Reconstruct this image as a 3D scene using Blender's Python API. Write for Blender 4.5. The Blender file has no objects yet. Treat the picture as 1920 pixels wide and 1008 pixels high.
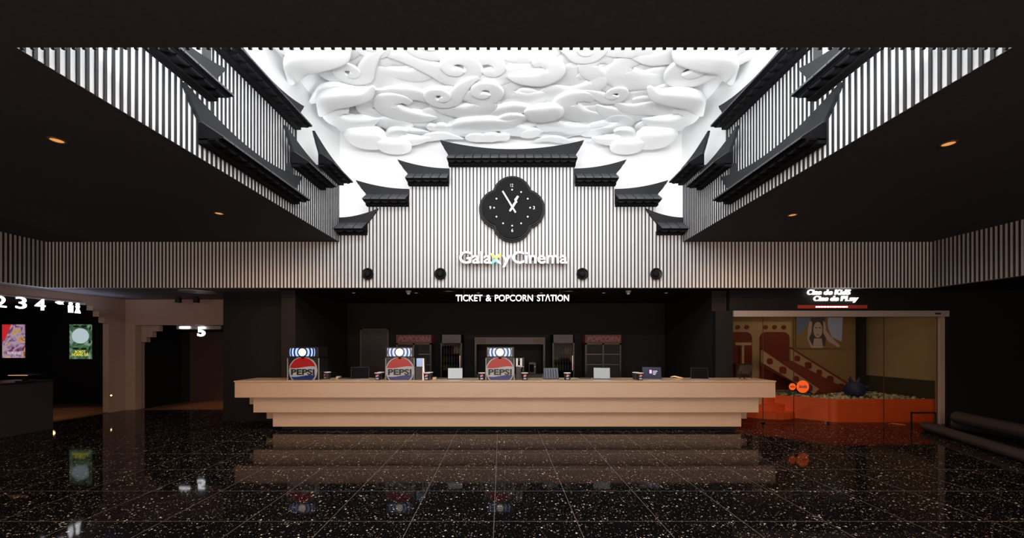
import bpy, bmesh, math, random
from mathutils import Vector, Matrix
random.seed(7)
scene = bpy.context.scene
COL = scene.collection
PI = math.pi
# ------------------------------------------------------------------ camera, world, lights, exposure
F_PX, CX, CY, EYE = 752.0, 955.0, 645.0, 1.71
cam_d = bpy.data.cameras.new('camera'); cam = bpy.data.objects.new('camera', cam_d); COL.objects.link(cam)
cam.location = (0, 0, EYE); cam.rotation_euler = (PI/2, 0, 0)
cam_d.sensor_width = 36; cam_d.lens = F_PX/1920*36
cam_d.shift_x = (960-CX)/1920; cam_d.shift_y = (CY-504)/1920
cam_d.clip_start = .05; cam_d.clip_end = 100
scene.camera = cam
w = bpy.data.worlds.new('world'); scene.world = w; w.use_nodes = True
w.node_tree.nodes['Background'].inputs[0].default_value = (.55, .5, .5, 1)
w.node_tree.nodes['Background'].inputs[1].default_value = .0
vs = scene.view_settings
vs.view_transform = 'Standard'; vs.look = 'None'; vs.gamma = 1; vs.use_curve_mapping = False; vs.exposure = 0.0

def lamp(name, kind, loc, energy, color=(1,1,1), size=.1, size_y=None, rot=(0,0,0), spot=90, blend=.5, parent=None):
    d = bpy.data.lights.new(name, kind); d.energy = energy; d.color = color
    if kind == 'AREA':
        d.size = size
        if size_y: d.shape = 'RECTANGLE'; d.size_y = size_y
    else: d.shadow_soft_size = size
    if kind == 'SPOT': d.spot_size = math.radians(spot); d.spot_blend = blend
    o = bpy.data.objects.new(name, d); COL.objects.link(o)
    o.location = loc; o.rotation_euler = rot
    if parent: o.parent = parent; o.location = Vector(loc)-worg(parent)
    return o
def worg(o):
    v = Vector((0,0,0))
    while o: v += o.location; o = o.parent
    return v
# light well: unseen fills added above and near, cove strips behind the slatted parapets
lamp('well_fill_panel', 'AREA', (.03, 4.1, 6.3), 150, (.97,.985,1), 5.6, 2.2)  # added fill shining down on walls and counter
lamp('well_fill_near', 'AREA', (.03, 3.0, 4.4), 470, (1,1,1), 6.4, .6, rot=(PI/2+math.radians(58), 0, 0))  # added hidden fill aimed up and back at the clouds
lamp('cove_strip_back', 'AREA', (.04, 8.66, 3.3), 30, (1,1,1), 6.6, .2, rot=(PI, 0, 0))
lamp('cove_strip_left', 'AREA', (-3.69, 5.6, 4.0), 65, (1,1,1), .1, 5.0, rot=(PI, 0, 0))
lamp('cove_strip_right', 'AREA', (3.76, 5.6, 4.0), 65, (1,1,1), .1, 5.0, rot=(PI, 0, 0))
# unseen fill light added behind the viewer to lift the dim lobby
lamp('lobby_fill', 'AREA', (0, -4.3, 1.9), 600, (1,.72,.57), 14, 2.4, rot=(PI/2, 0, 0))
# dim house light under the low ceilings

# ------------------------------------------------------------------ materials
def mat(name, col, rough=.6, metal=0, emis=None, estr=0, spec=.5, noise=0, nscale=8, bump=0, bscale=200):
    m = bpy.data.materials.new(name); m.use_nodes = True
    nt = m.node_tree; b = nt.nodes['Principled BSDF']
    b.inputs['Base Color'].default_value = (*col, 1); b.inputs['Roughness'].default_value = rough
    b.inputs['Metallic'].default_value = metal; b.inputs['Specular IOR Level'].default_value = spec
    if emis: b.inputs['Emission Color'].default_value = (*emis, 1); b.inputs['Emission Strength'].default_value = estr
    if noise or bump:
        tc = nt.nodes.new('ShaderNodeTexCoord')
    if noise:
        n = nt.nodes.new('ShaderNodeTexNoise'); n.inputs['Scale'].default_value = nscale; n.inputs['Detail'].default_value = 6
        r = nt.nodes.new('ShaderNodeMapRange'); r.inputs[3].default_value = 1-noise; r.inputs[4].default_value = 1+noise
        mx = nt.nodes.new('ShaderNodeVectorMath'); mx.operation = 'SCALE'; mx.inputs[0].default_value = col
        nt.links.new(tc.outputs['Object'], n.inputs['Vector']); nt.links.new(n.outputs[0], r.inputs[0])
        nt.links.new(r.outputs[0], mx.inputs['Scale']); nt.links.new(mx.outputs[0], b.inputs['Base Color'])
    if bump:
        n2 = nt.nodes.new('ShaderNodeTexNoise'); n2.inputs['Scale'].default_value = bscale
        bp = nt.nodes.new('ShaderNodeBump'); bp.inputs['Strength'].default_value = bump; bp.inputs['Distance'].default_value = .01
        nt.links.new(tc.outputs['Object'], n2.inputs['Vector']); nt.links.new(n2.outputs[0], bp.inputs['Height']); nt.links.new(bp.outputs[0], b.inputs['Normal'])
    return m
M = {}
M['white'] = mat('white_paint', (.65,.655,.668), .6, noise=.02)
M['whitelit'] = mat('white_paint_lit', (.84,.845,.855), .6, noise=.02)  # same white paint, lightened to carry the stronger light on the parapets
M['plaster'] = mat('white_plaster', (.91,.915,.92), .75, noise=.02, nscale=3)
M['slat'] = mat('black_slat', (.012,.0125,.014), .45)
M['roofblack'] = mat('charcoal_roof_metal', (.019,.0205,.023), .55, spec=.2, noise=.15, nscale=5)
M['tile'] = mat('charcoal_tile', (.065,.068,.074), .45, spec=.35, noise=.2, nscale=3)
M['under'] = mat('eave_underside_black', (.005,.005,.006), .8, spec=.1)
M['scallop'] = mat('round_tile_black', (.009,.009,.010), .7, spec=.15)
M['blackceil'] = mat('black_ceiling_paint', (.046,.048,.054), .85, noise=.25, nscale=30, spec=.2)
M['blackwall'] = mat('black_wall', (.004,.004,.005), .7, noise=.2, nscale=20, spec=.3)
M['darkwall'] = mat('dark_brown_wall', (.012,.0095,.0095), .7, noise=.2, nscale=10, spec=.3)
M['taupe'] = mat('taupe_wall', (.33,.235,.195), .7, noise=.12, nscale=14, bump=.15)
M['greyceil'] = mat('grey_low_ceiling', (.16,.15,.19), .8)
M['maple'] = mat('maple_laminate', (.53,.395,.285), .38, noise=.05, nscale=3)
M['mapletop'] = mat('maple_top', (.56,.42,.29), .25, noise=.05, nscale=3)
M['black'] = mat('black_plastic', (.010,.010,.011), .35)
M['matblack'] = mat('matt_black', (.012,.012,.013), .8)
M['clock'] = mat('clock_face_black', (.007,.007,.008), .7, spec=.12, noise=.25, nscale=4)
M['clockrim'] = mat('clock_rim', (.009,.009,.010), .5, spec=.25)
M['paintwhite'] = mat('clock_marks', (.85,.85,.82), .5)
M['metal'] = mat('brushed_metal', (.55,.55,.56), .3, 1)
M['darkmetal'] = mat('dark_metal', (.10,.10,.11), .35, 1)
M['chrome'] = mat('chrome', (.75,.75,.77), .12, 1)
M['signwhite'] = mat('lit_letter', (.9,.9,.9), .5, emis=(1,.93,.92), estr=2.2)
M['signcool'] = mat('lit_number', (.9,.9,.9), .5, emis=(.9,.93,1), estr=5)
M['signside'] = mat('letter_return', (.16,.06,.05), .5)
M['yellow'] = mat('lit_yellow', (.8,.6,.1), .5, emis=(1,.78,.12), estr=.9)
M['teal'] = mat('lit_teal', (.1,.5,.45), .5, emis=(.25,.75,.8), estr=.8)
M['paleblue'] = mat('lit_pale_blue', (.5,.7,.9), .5, emis=(.75,.92,1), estr=1.1)
M['amber'] = mat('amber_lamp', (.6,.3,.1), .4, emis=(1,.42,.12), estr=.75)
M['ambersmall'] = mat('amber_lamp_low', (.6,.3,.1), .4, emis=(1,.45,.22), estr=.8)
M['trimring'] = mat('downlight_trim', (.10,.05,.03), .4)
M['lampwhite'] = mat('lamp_white', (.9,.9,.9), .4, emis=(1,.93,.85), estr=6)
M['red'] = mat('logo_red', (.27,.008,.010), .3, emis=(.6,.02,.02), estr=.10)  # glow added to the logo colours for light falling on their front
M['logowhite'] = mat('logo_white', (.27,.285,.30), .35, emis=(.7,.75,.8), estr=.10)
M['navy'] = mat('logo_navy', (.012,.022,.10), .25, emis=(.02,.05,.25), estr=.08)
M['logoblack'] = mat('logo_black', (.005,.005,.006), .4)
M['navydeep'] = mat('header_navy', (.005,.015,.05), .2, emis=(.01,.04,.14), estr=.45)
M['ringblue'] = mat('header_ring', (.3,.4,.6), .3, emis=(.36,.52,.95), estr=.95)
M['discwhite'] = mat('header_disc', (.9,.9,.9), .3, emis=(1,.97,.94), estr=1.6)
M['orangeglow'] = mat('header_orange', (.8,.4,.1), .3, emis=(1,.5,.18), estr=1.2)
M['whiteplastic'] = mat('white_plastic', (.7,.7,.7), .4)
M['edgegrey'] = mat('grey_edge', (.35,.35,.34), .4)
M['cupblack'] = mat('cup_black', (.015,.013,.014), .4)
M['cupwhite'] = mat('cup_white', (.75,.73,.7), .5)
M['cupred'] = mat('cup_red', (.5,.02,.04), .4)
M['cupblue'] = mat('cup_blue', (.03,.08,.35), .4)
M['cupgrey'] = mat('cup_grey', (.35,.35,.36), .5)
M['screenoff'] = mat('screen_off', (.003,.003,.004), .6, spec=.05)
M['screengrey'] = mat('screen_grey', (.25,.28,.29), .25, emis=(.30,.36,.37), estr=.35)
M['screengrey2'] = mat('screen_grey_pale', (.3,.33,.35), .25, emis=(.42,.47,.50), estr=.42)  # reflection of the bright well put into the screen as glow
M['screenslate'] = mat('screen_slate', (.08,.09,.11), .25, emis=(.10,.12,.15), estr=.35)
M['screendark'] = mat('screen_dark_lit', (.01,.01,.02), .2, emis=(.03,.03,.07), estr=.5)
M['pinkui'] = mat('screen_pink', (.6,.3,.6), .4, emis=(.9,.5,.9), estr=.7)
M['whiteui'] = mat('screen_white', (.8,.8,.8), .4, emis=(.85,.85,1), estr=.8)
M['popred'] = mat('popcorn_red', (.05,.009,.008), .5, emis=(.3,.04,.03), estr=.05)
M['poptext'] = mat('popcorn_text', (.13,.045,.035), .5, emis=(.4,.15,.12), estr=.12)
M['coolerframe'] = mat('cooler_frame', (.015,.015,.017), .4)
M['coolershelf'] = mat('cooler_shelf', (.05,.05,.055), .4)
M['bottlegreen'] = mat('bottle_green', (.10,.12,.04), .3, emis=(.2,.22,.08), estr=.05)
M['bottleyellow'] = mat('bottle_yellow', (.2,.16,.04), .3, emis=(.3,.25,.06), estr=.06)
M['bottlered'] = mat('bottle_red', (.08,.015,.015), .3, emis=(.3,.05,.04), estr=.04)
M['bottleblue'] = mat('bottle_dark', (.02,.03,.06), .3, emis=(.06,.08,.12), estr=.12)
M['brownlow'] = mat('brown_trim', (.06,.033,.02), .5)
M['doorbrown'] = mat('dark_door', (.055,.030,.026), .45, noise=.2, nscale=9)
M['doorgrey'] = mat('grey_door', (.013,.012,.0115), .5)
M['cream'] = mat('cream_wall', (.42,.33,.20), .7, noise=.06)
M['tan'] = mat('tan_wall', (.32,.22,.11), .7, noise=.06)
M['olive'] = mat('olive_padding', (.05,.05,.03), .7)
M['orange'] = mat('orange_pit_panel', (.85,.14,.03), .5, noise=.08)
M['orangesticker'] = mat('orange_sticker', (.85,.13,.02), .5, emis=(1,.14,.02), estr=.45)
M['stickertext'] = mat('sticker_text', (.06,.02,.10), .5)
M['playred'] = mat('play_red', (.17,.030,.02), .5)
M['playcream'] = mat('play_cream', (.42,.33,.20), .55)
M['ballwhite'] = mat('ball_white', (.55,.55,.45), .4)
M['ballgreen'] = mat('ball_green', (.08,.14,.07), .4)
M['ballgrey'] = mat('ball_grey', (.30,.33,.28), .4)
M['blueplush'] = mat('blue_toy', (.015,.03,.11), .6)
M['header'] = mat('shop_header', (.30,.26,.25), .5)
M['jamb'] = mat('shop_jamb', (.34,.28,.23), .5)
M['redstrip'] = mat('red_strip', (.28,.03,.02), .5, emis=(.5,.05,.03), estr=.10)
M['carpet'] = mat('corridor_carpet', (.09,.04,.022), .9, noise=.5, nscale=12)
M['vinyl'] = mat('dark_vinyl', (.030,.027,.032), .42, noise=.3, nscale=20)
M['steplight'] = mat('step_light', (.9,.6,.4), .5, emis=(1,.62,.35), estr=8)
M['warmedge'] = mat('warm_edge', (.6,.4,.2), .5, emis=(1,.6,.28), estr=.6)
M['litterorange'] = mat('crumpled_orange', (.45,.12,.03), .5)
M['bluecup'] = mat('dispenser_blue', (.25,.38,.62), .2, emis=(.4,.55,.8), estr=.25)
M['steam'] = mat('appliance_steel', (.06,.058,.056), .4, .6)
def glassmat(name='clear_glass', ior=1.45, tint=(.86,.84,.80)):
    m = bpy.data.materials.new(name); m.use_nodes = True; nt = m.node_tree
    for n in list(nt.nodes): nt.nodes.remove(n)
    o = nt.nodes.new('ShaderNodeOutputMaterial'); mx = nt.nodes.new('ShaderNodeMixShader')
    t = nt.nodes.new('ShaderNodeBsdfTransparent'); t.inputs[0].default_value = (*tint,1)
    g = nt.nodes.new('ShaderNodeBsdfGlossy'); g.inputs['Roughness'].default_value = .02
    f = nt.nodes.new('ShaderNodeFresnel'); f.inputs[0].default_value = 1.45
    gm = nt.nodes.new('ShaderNodeNewGeometry'); mr = nt.nodes.new('ShaderNodeMapRange')   # same thin-pane fresnel on both faces
    mr.inputs[3].default_value = ior; mr.inputs[4].default_value = 1/ior
    nt.links.new(gm.outputs['Backfacing'], mr.inputs[0]); nt.links.new(mr.outputs[0], f.inputs[0])
    nt.links.new(f.outputs[0], mx.inputs[0]); nt.links.new(t.outputs[0], mx.inputs[1]); nt.links.new(g.outputs[0], mx.inputs[2]); nt.links.new(mx.outputs[0], o.inputs[0])
    return m
M['glass'] = glassmat(); M['coolerglass'] = glassmat('dimmed_cooler_glass', 1.12, (.6,.6,.6))  # cooler panes: same glass, darkened and less mirror-like to dim the glare
def terrazzo():
    m = bpy.data.materials.new('black_terrazzo'); m.use_nodes = True; nt = m.node_tree; N = nt.nodes; L = nt.links
    b = N['Principled BSDF']; b.inputs['Roughness'].default_value = .045; b.inputs['IOR'].default_value = 1.115
    geo = N.new('ShaderNodeNewGeometry'); sep = N.new('ShaderNodeSeparateXYZ'); L.new(geo.outputs['Position'], sep.inputs[0])
    def math_(op, a, b_=None, c=None):
        n = N.new('ShaderNodeMath'); n.operation = op
        for i, v in enumerate((a, b_, c)):
            if v is None: continue
            if isinstance(v, (int, float)): n.inputs[i].default_value = v
            else: L.new(v, n.inputs[i])
        return n.outputs[0]
    X, Y = sep.outputs[0], sep.outputs[1]
    u = math_('ADD', math_('ADD', X, math_('MULTIPLY', Y, .0205)), .141-.0726)
    v = math_('SUBTRACT', Y, 3.877)
    def line(t, wd):
        p = math_('PINGPONG', t, .4)
        return math_('LESS_THAN', p, wd)
    lu = line(u, .0028); lv = line(v, .0045)
    grout = math_('MAXIMUM', lu, math_('MULTIPLY', lv, .6))
    wp = N.new('ShaderNodeTexNoise'); wp.inputs['Scale'].default_value = 60; L.new(geo.outputs['Position'], wp.inputs['Vector'])
    sc = N.new('ShaderNodeVectorMath'); sc.operation = 'MULTIPLY_ADD'; sc.inputs[1].default_value = (.012,.012,0)
    L.new(wp.outputs['Color'], sc.inputs[0]); L.new(geo.outputs['Position'], sc.inputs[2])
    chips = None; cols = []
    for scale, thr, rad in ((36, .13, .36), (80, .13, .33)):
        vo = N.new('ShaderNodeTexVoronoi'); vo.inputs['Scale'].default_value = scale; vo.voronoi_dimensions = '2D'
        L.new(sc.outputs[0], vo.inputs['Vector'])
        sp = N.new('ShaderNodeSeparateColor'); L.new(vo.outputs['Color'], sp.inputs[0])
        sz = math_('MULTIPLY_ADD', sp.outputs[2], rad*.7, rad*.35)
        c = math_('MULTIPLY', math_('LESS_THAN', vo.outputs['Distance'], sz), math_('LESS_THAN', sp.outputs[0], thr))
        br = math_('MULTIPLY', c, math_('MULTIPLY_ADD', math_('POWER', sp.outputs[1], 2.6), .85, .07))
        chips = br if chips is None else math_('MAXIMUM', chips, br)
        cols.append(vo)
    ramp = N.new('ShaderNodeValToRGB'); ramp.color_ramp.elements[0].color = (.75,.55,.34,1); ramp.color_ramp.elements[1].color = (.8,.78,.72,1)
    spc = N.new('ShaderNodeSeparateColor'); L.new(cols[0].outputs['Color'], spc.inputs[0]); L.new(spc.outputs[2], ramp.inputs[0])
    mx1 = N.new('ShaderNodeMix'); mx1.data_type = 'RGBA'; mx1.inputs[6].default_value = (.0035,.0034,.004,1)
    L.new(chips, mx1.inputs[0]); L.new(ramp.outputs[0], mx1.inputs[7])
    mx2 = N.new('ShaderNodeMix'); mx2.data_type = 'RGBA'; mx2.inputs[7].default_value = (.13,.12,.115,1)
    L.new(grout, mx2.inputs[0]); L.new(mx1.outputs[2], mx2.inputs[6]); L.new(mx2.outputs[2], b.inputs['Base Color'])
    bn = N.new('ShaderNodeTexNoise'); bn.inputs['Scale'].default_value = 1.5; L.new(geo.outputs['Position'], bn.inputs['Vector'])
    bp = N.new('ShaderNodeBump'); bp.inputs['Strength'].default_value = .12; bp.inputs['Distance'].default_value = .01
    L.new(bn.outputs[0], bp.inputs['Height']); L.new(bp.outputs[0], b.inputs['Normal'])
    return m
M['terrazzo'] = terrazzo()

# ------------------------------------------------------------------ mesh helpers
class MB:
    def __init__(s): s.v = []; s.f = []; s.m = []; s.mats = []
    def mi(s, m):
        if m not in s.mats: s.mats.append(m)
        return s.mats.index(m)
    def add(s, vs_, fs, m, fn=None):
        o = len(s.v); k = s.mi(m)
        for p in vs_: s.v.append(tuple(fn(*p)) if fn else tuple(p))
        for f in fs: s.f.append(tuple(i+o for i in f)); s.m.append(k)
        return s
    def box(s, x0, x1, y0, y1, z0, z1, m='black', fn=None):
        V = [(x,y,z) for x in (x0,x1) for y in (y0,y1) for z in (z0,z1)]
        return s.add(V, [(0,1,3,2),(4,6,7,5),(0,4,5,1),(2,3,7,6),(0,2,6,4),(1,5,7,3)], m, fn)
    def prism(s, poly, a0, a1, axis='y', m='black', fn=None, m2=None):
        # poly in the plane perpendicular to axis: y -> (x,z); x -> (y,z); z -> (x,y)
        n = len(poly)
        def P(p, a): return {'y': (p[0], a, p[1]), 'x': (a, p[0], p[1]), 'z': (p[0], p[1], a)}[axis]
        V = [P(p, a0) for p in poly] + [P(p, a1) for p in poly]
        s.add(V, [tuple(range(n)), tuple(range(2*n-1, n-1, -1))], m, fn)
        o = len(s.v)-2*n; k = s.mi(m2 or m)
        for i in range(n):
            j = (i+1) % n; s.f.append((o+i, o+n+i, o+n+j, o+j)); s.m.append(k)
        return s
    def lathe(s, prof, cx, cy, cz, m='black', seg=24, axis='z', fn=None):
        V = []; F = []
        n = len(prof)
        for i in range(seg):
            a = 2*PI*i/seg; c, q = math.cos(a), math.sin(a)
            for r, h in prof:
                V.append({'z': (cx+r*c, cy+r*q, cz+h), 'y': (cx+r*c, cy+h, cz+r*q), 'x': (cx+h, cy+r*c, cz+r*q)}[axis])
        for i in range(seg):
            j = (i+1) % seg
            for k in range(n-1): F.append((i*n+k, j*n+k, j*n+k+1, i*n+k+1))
        F.append(tuple(i*n for i in range(seg-1, -1, -1))); F.append(tuple(i*n+n-1 for i in range(seg)))
        return s.add(V, F, m, fn)
    def tube(s, pts, rad, m='black', seg=12, flat=1.0, up=(0,0,1), fn=None, sq=0):
        pts = [Vector(p) for p in pts]; n = len(pts); up = Vector(up)
        rads = rad if isinstance(rad, (list, tuple)) else [rad]*n
        V = []; F = []
        for i, p in enumerate(pts):
            t = (pts[min(i+1, n-1)] - pts[max(i-1, 0)])
            t = t.normalized() if t.length > 1e-9 else Vector((1,0,0))
            a = t.cross(up)
            if a.length < 1e-4: a = t.cross(Vector((1,0,.01)))
            a.normalize(); b = a.cross(t).normalized()
            for k in range(seg):
                th = 2*PI*k/seg
                cc, ss = math.cos(th), math.sin(th)
                if sq: cc, ss = math.copysign(abs(cc)**sq, cc), math.copysign(abs(ss)**sq, ss)
                V.append(p + a*(cc*rads[i]) + b*(ss*rads[i]*flat))
        for i in range(n-1):
            for k in range(seg):
                l = (k+1) % seg; F.append((i*seg+k, i*seg+l, (i+1)*seg+l, (i+1)*seg+k))
        F.append(tuple(range(seg-1, -1, -1))); F.append(tuple((n-1)*seg+k for k in range(seg)))
        return s.add(V, F, m, fn)
    def build(s, name, parent=None, base=None, bevel=0, smooth=False, recalc=True, angle=35):
        org = worg(parent) if parent else Vector((0,0,0))
        if base is not None and not parent: org = Vector(base)
        me = bpy.data.meshes.new(name)
        me.from_pydata([(x-org.x, y-org.y, z-org.z) for x, y, z in s.v], [], s.f)
        for m in s.mats: me.materials.append(M[m])
        me.polygons.foreach_set('material_index', s.m)
        if recalc:
            bm = bmesh.new(); bm.from_mesh(me); bmesh.ops.recalc_face_normals(bm, faces=bm.faces); bm.to_mesh(me); bm.free()
        if smooth:
            me.polygons.foreach_set('use_smooth', [True]*len(me.polygons))
            try: me.set_sharp_from_angle(angle=math.radians(angle))
            except Exception: pass
        o = bpy.data.objects.new(name, me); COL.objects.link(o)
        if parent: o.parent = parent
        else: o.location = org
        if bevel:
            b = o.modifiers.new('bevel', 'BEVEL'); b.width = bevel; b.segments = 2; b.limit_method = 'ANGLE'
        return o
def tag(o, label=None, cat=None, group=None, kind=None):
    if label: o['label'] = label
    if cat: o['category'] = cat
    if group: o['group'] = group
    if kind: o['kind'] = kind
    return o
def empty(name, loc, label, cat, group=None):
    o = bpy.data.objects.new(name, None); o.empty_display_size = .1; COL.objects.link(o); o.location = loc
    return tag(o, label, cat, group)
def copy_tree(o, parent=None):
    c = o.copy(); COL.objects.link(c)
    if parent: c.parent = parent
    for ch in [x for x in COL.objects if x.parent == o]: copy_tree(ch, c)
    return c
def struct(name, mb, **k):
    o = mb.build(name, **k); o['kind'] = 'structure'; return o
def at(px, py, Y): return ((px-CX)/F_PX*Y, Y, EYE+(CY-py)/F_PX*Y)
def wx(px, Y): return (px-CX)/F_PX*Y
def wz(py, Y): return EYE+(CY-py)/F_PX*Y

def raw_text(body, extrude=0, offset=0, res=4):
    c = bpy.data.curves.new('txt', 'FONT'); c.body = body; c.size = 1; c.extrude = extrude; c.offset = offset; c.resolution_u = res
    o = bpy.data.objects.new('txt', c)
    me = bpy.data.meshes.new_from_object(o)
    vs_ = [tuple(v.co) for v in me.vertices]; fs = [tuple(p.vertices) for p in me.polygons]
    bpy.data.objects.remove(o); bpy.data.curves.remove(c); bpy.data.meshes.remove(me)
    return vs_, fs
def text_into(body, x0, x1, z0, z1, depth, extrude=.01, offset=0.0, shear=0.0, frame='front', cap=True):
    """vertex/face lists of every glyph, fitted to the box; frame front = faces -Y at y=depth, right = faces +X at x=depth"""
    ref = raw_text(body, 0, offset)[0]
    mnx = min(v[0] for v in ref); mxx = max(v[0] for v in ref)
    capv = raw_text('H' if cap else body, 0, offset)[0]; cz0 = min(v[1] for v in capv); cz1 = max(v[1] for v in capv)
    sx = (x1-x0)/(mxx-mnx); sz = (z1-z0)/(cz1-cz0)
    out = []
    for i, ch in enumerate(body):
        if ch in ' \n': continue
        vs_, fs = raw_text(ch, 1, offset)
        if not vs_: continue
        pre = raw_text(body[:i+1], 0, offset)[0]
        dx = max(v[0] for v in pre) - max(v[0] for v in vs_)
        vv = []
        for x, y, z in vs_:
            X = x0 + (x+dx-mnx)*sx; Z = z0 + (y-cz0)*sz; X += shear*(Z-z0)
            d = -extrude*(z+1)/2
            vv.append((X, depth+d, Z) if frame == 'front' else (depth-d, -X, Z) if frame == 'right' else (X, depth+d, Z))
        out.append((ch, vv, fs))
    return out
def letters(body, x0, x1, z0, z1, depth, m, parent, extrude=.01, offset=0.0, shear=0.0, frame='front', name='letter', one=False, m_side=None, skip=''):
    g = text_into(body, x0, x1, z0, z1, depth, extrude, offset, shear, frame)
    mb = MB(); os_ = []
    for ch, v, f in g:
        if ch in skip: continue
        if not one: mb = MB()
        if m_side:
            k0 = [q for q in f if len({round(v[i][1], 5) for i in q}) == 1 and abs(v[q[0]][1]-(depth-extrude)) < 1e-5]
            k1 = [q for q in f if q not in k0]
            mb.add(v, k0, m); mb.add(v, k1, m_side)
        else: mb.add(v, f, m)
        if not one: os_.append(mb.build(name, parent=parent, recalc=False))
    if one: return mb.build(name, parent=parent, recalc=False)
    return os_

# ------------------------------------------------------------------ room constants
YW = 8.26            # clock wall face
ZC = 3.82            # high black ceiling
ZL = 2.874           # bottom of slatted band / low ceilings
XL, XR = -3.505, 3.574
YN = 2.85
BL, BR = -9.53, 8.68 # slatted band corners
PITCH = .0735
ZT = 6.46            # top of the light well
WL, WR, WB = -3.78, 3.85, 8.95

# floor
fl = MB(); fl.add([(-16,-4.5,0),(13,-4.5,0),(13,14,0),(-16,14,0)], [(0,1,2,3)], 'terrazzo')
struct('floor', fl, recalc=False)
cp = MB(); cp.box(-9.6, -6.60, 10.50, 12.05, 0, .012, 'carpet')
tag(cp.build('portal_carpet', base=(-8,11,0)), 'brown patterned carpet inside the doorway of screen 5', 'carpet')
cp = MB(); cp.box(-14.9, -10.02, 8.6, 11.45, 0, .012, 'carpet')
tag(cp.build('corridor_carpet', base=(-12,10,0)), 'brown patterned carpet in the corridor with the lit posters', 'carpet')
# ceiling with the square opening
c = MB(); T = .12
for a in ((BL-.0, XL-.001, -4.5, YW), (XR+.001, BR, -4.5, YW), (XL-.001, XR+.001, -4.5, YN-.001)):
    c.box(a[0], a[1], a[2], a[3], ZC-.004, ZC+T, 'blackceil')
struct('ceiling', c)
# low ceilings
lc = MB(); lc.box(-16, BL-.1, -4.5, 14, ZL, ZL+.1, 'greyceil'); lc.box(BL-.1, -4.9, YW+.1, 14, ZL, ZL+.1, 'greyceil')
struct('ceiling_left_low', lc)
lc = MB(); lc.box(-4.9, 4.62, YW+.1, 11.9, ZL, ZL+.1, 'blackwall'); lc.box(4.62, 13, YW+.1, 8.75, ZL, ZL+.1, 'blackwall'); lc.box(BR+.1, 13, -4.5, YW+.1, ZL, ZL+.1, 'blackwall')
struct('ceiling_right_low', lc)

def slat_run(mb, F, s0, s1, z0, ztop, width=.024, depth=.013):
    n = int(round((s1-s0)/PITCH)); p = (s1-s0)/n
    for i in range(n):
        s = s0 + (i+.5)*p
        zt = ztop(s) if callable(ztop) else ztop
        mb.box(s-width/2, s+width/2, 0, depth, z0, zt, 'slat', fn=F)
def FB(s, p, h): return (s, YW-p, h)
def FL(s, p, h): return (XL+p, s, h)
def FR(s, p, h): return (XR-p, s, h)
# clock wall + band (stepped top)
steps = [(XL, 2.287), (-2.911, 2.87), (-2.056, 3.29), (-1.23, 3.685), (1.34, 3.29), (2.164, 2.87), (3.02, 2.287)]
EY = EYE
def stepz(x):
    z = None
    for x0, h in steps:
        if x >= x0: z = h
    return z + EY
b = MB()
poly = [(XL, ZL), (XR, ZL)]
xs = [s[0] for s in steps] + [XR]
for i in range(len(steps)-1, -1, -1):
    poly += [(xs[i+1], steps[i][1]+EY+.05), (xs[i], steps[i][1]+EY+.05)]
b.prism(poly, YW, YW+.10, 'y', 'white')
slat_run(b, FB, XL, XR, ZL, lambda x: stepz(x)+.03)
struct('wall_back_clock', b)
b = MB(); b.box(BL, XL, YW, YW+.10, ZL, ZC+.1, 'white'); slat_run(b, FB, BL, XL, ZL, ZC)
b.box(BL-.1, BL, -4.5, YW+.1, ZL, ZC+.1, 'white'); slat_run(b, lambda s,p,h: (BL+p, s, h), 1.0, YW-.02, ZL, ZC)
struct('wall_left_band', b)
b = MB(); b.box(XR, BR, YW, YW+.10, ZL, ZC+.1, 'white'); slat_run(b, FB, XR, BR, ZL, ZC)
b.box(BR, BR+.1, -4.5, YW+.1, ZL, ZC+.1, 'white'); slat_run(b, lambda s,p,h: (BR-p, s, h), 1.0, YW-.02, ZL, ZC)
struct('wall_right_band', b)

# side parapets of the well, layer A stepped and layer B behind
segsA = [(YN, 4.74, 2.90), (4.74, 6.5, 2.33), (6.5, 7.45, 2.93), (7.45, YW, 3.33)]
def parapet(name, F):
    b = MB()
    for y0, y1, h in segsA:
        b.box(y0, y1, -.10, 0, ZC, EY+h, 'whitelit', fn=F)
    for yc, z0, z1 in ((4.74, 2.33, 2.90), (6.5, 2.33, 2.93), (7.45, 2.93, 3.33)):
        yy = yc-.006 if yc > 5 else yc
        b.box(yy, yy+.006, -.10, .012, EY+z0, EY+z1, 'slat', fn=F)
    b.box(4.884, 4.89, -.24, -.128, ZC, EY+3.72, 'slat', fn=F); b.box(6.85, 6.856, -.24, -.128, ZC, EY+3.72, 'slat', fn=F)
    slat_run(b, F, YN, YW, ZC-.012, lambda s: EY + [h for y0, y1, h in segsA if s <= y1+1e-6][0])
    b.box(4.89, 6.85, -.24, -.14, ZC, EY+3.72, 'whitelit', fn=F)
    G = lambda s, p, h: F(s, p-.14, h)
    slat_run(b, G, 4.89, 6.85, ZC, EY+3.70)
    struct(name, b)
parapet('wall_left_parapet', FL); parapet('wall_right_parapet', FR)
# near edge
b = MB(); b.box(XL, XR, YN-.12, YN, ZC-.0, 5.2, 'white'); slat_run(b, lambda s,p,h: (s, YN+p, h), XL, XR, ZC-.012, 5.2)
struct('wall_front_parapet', b)
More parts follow.
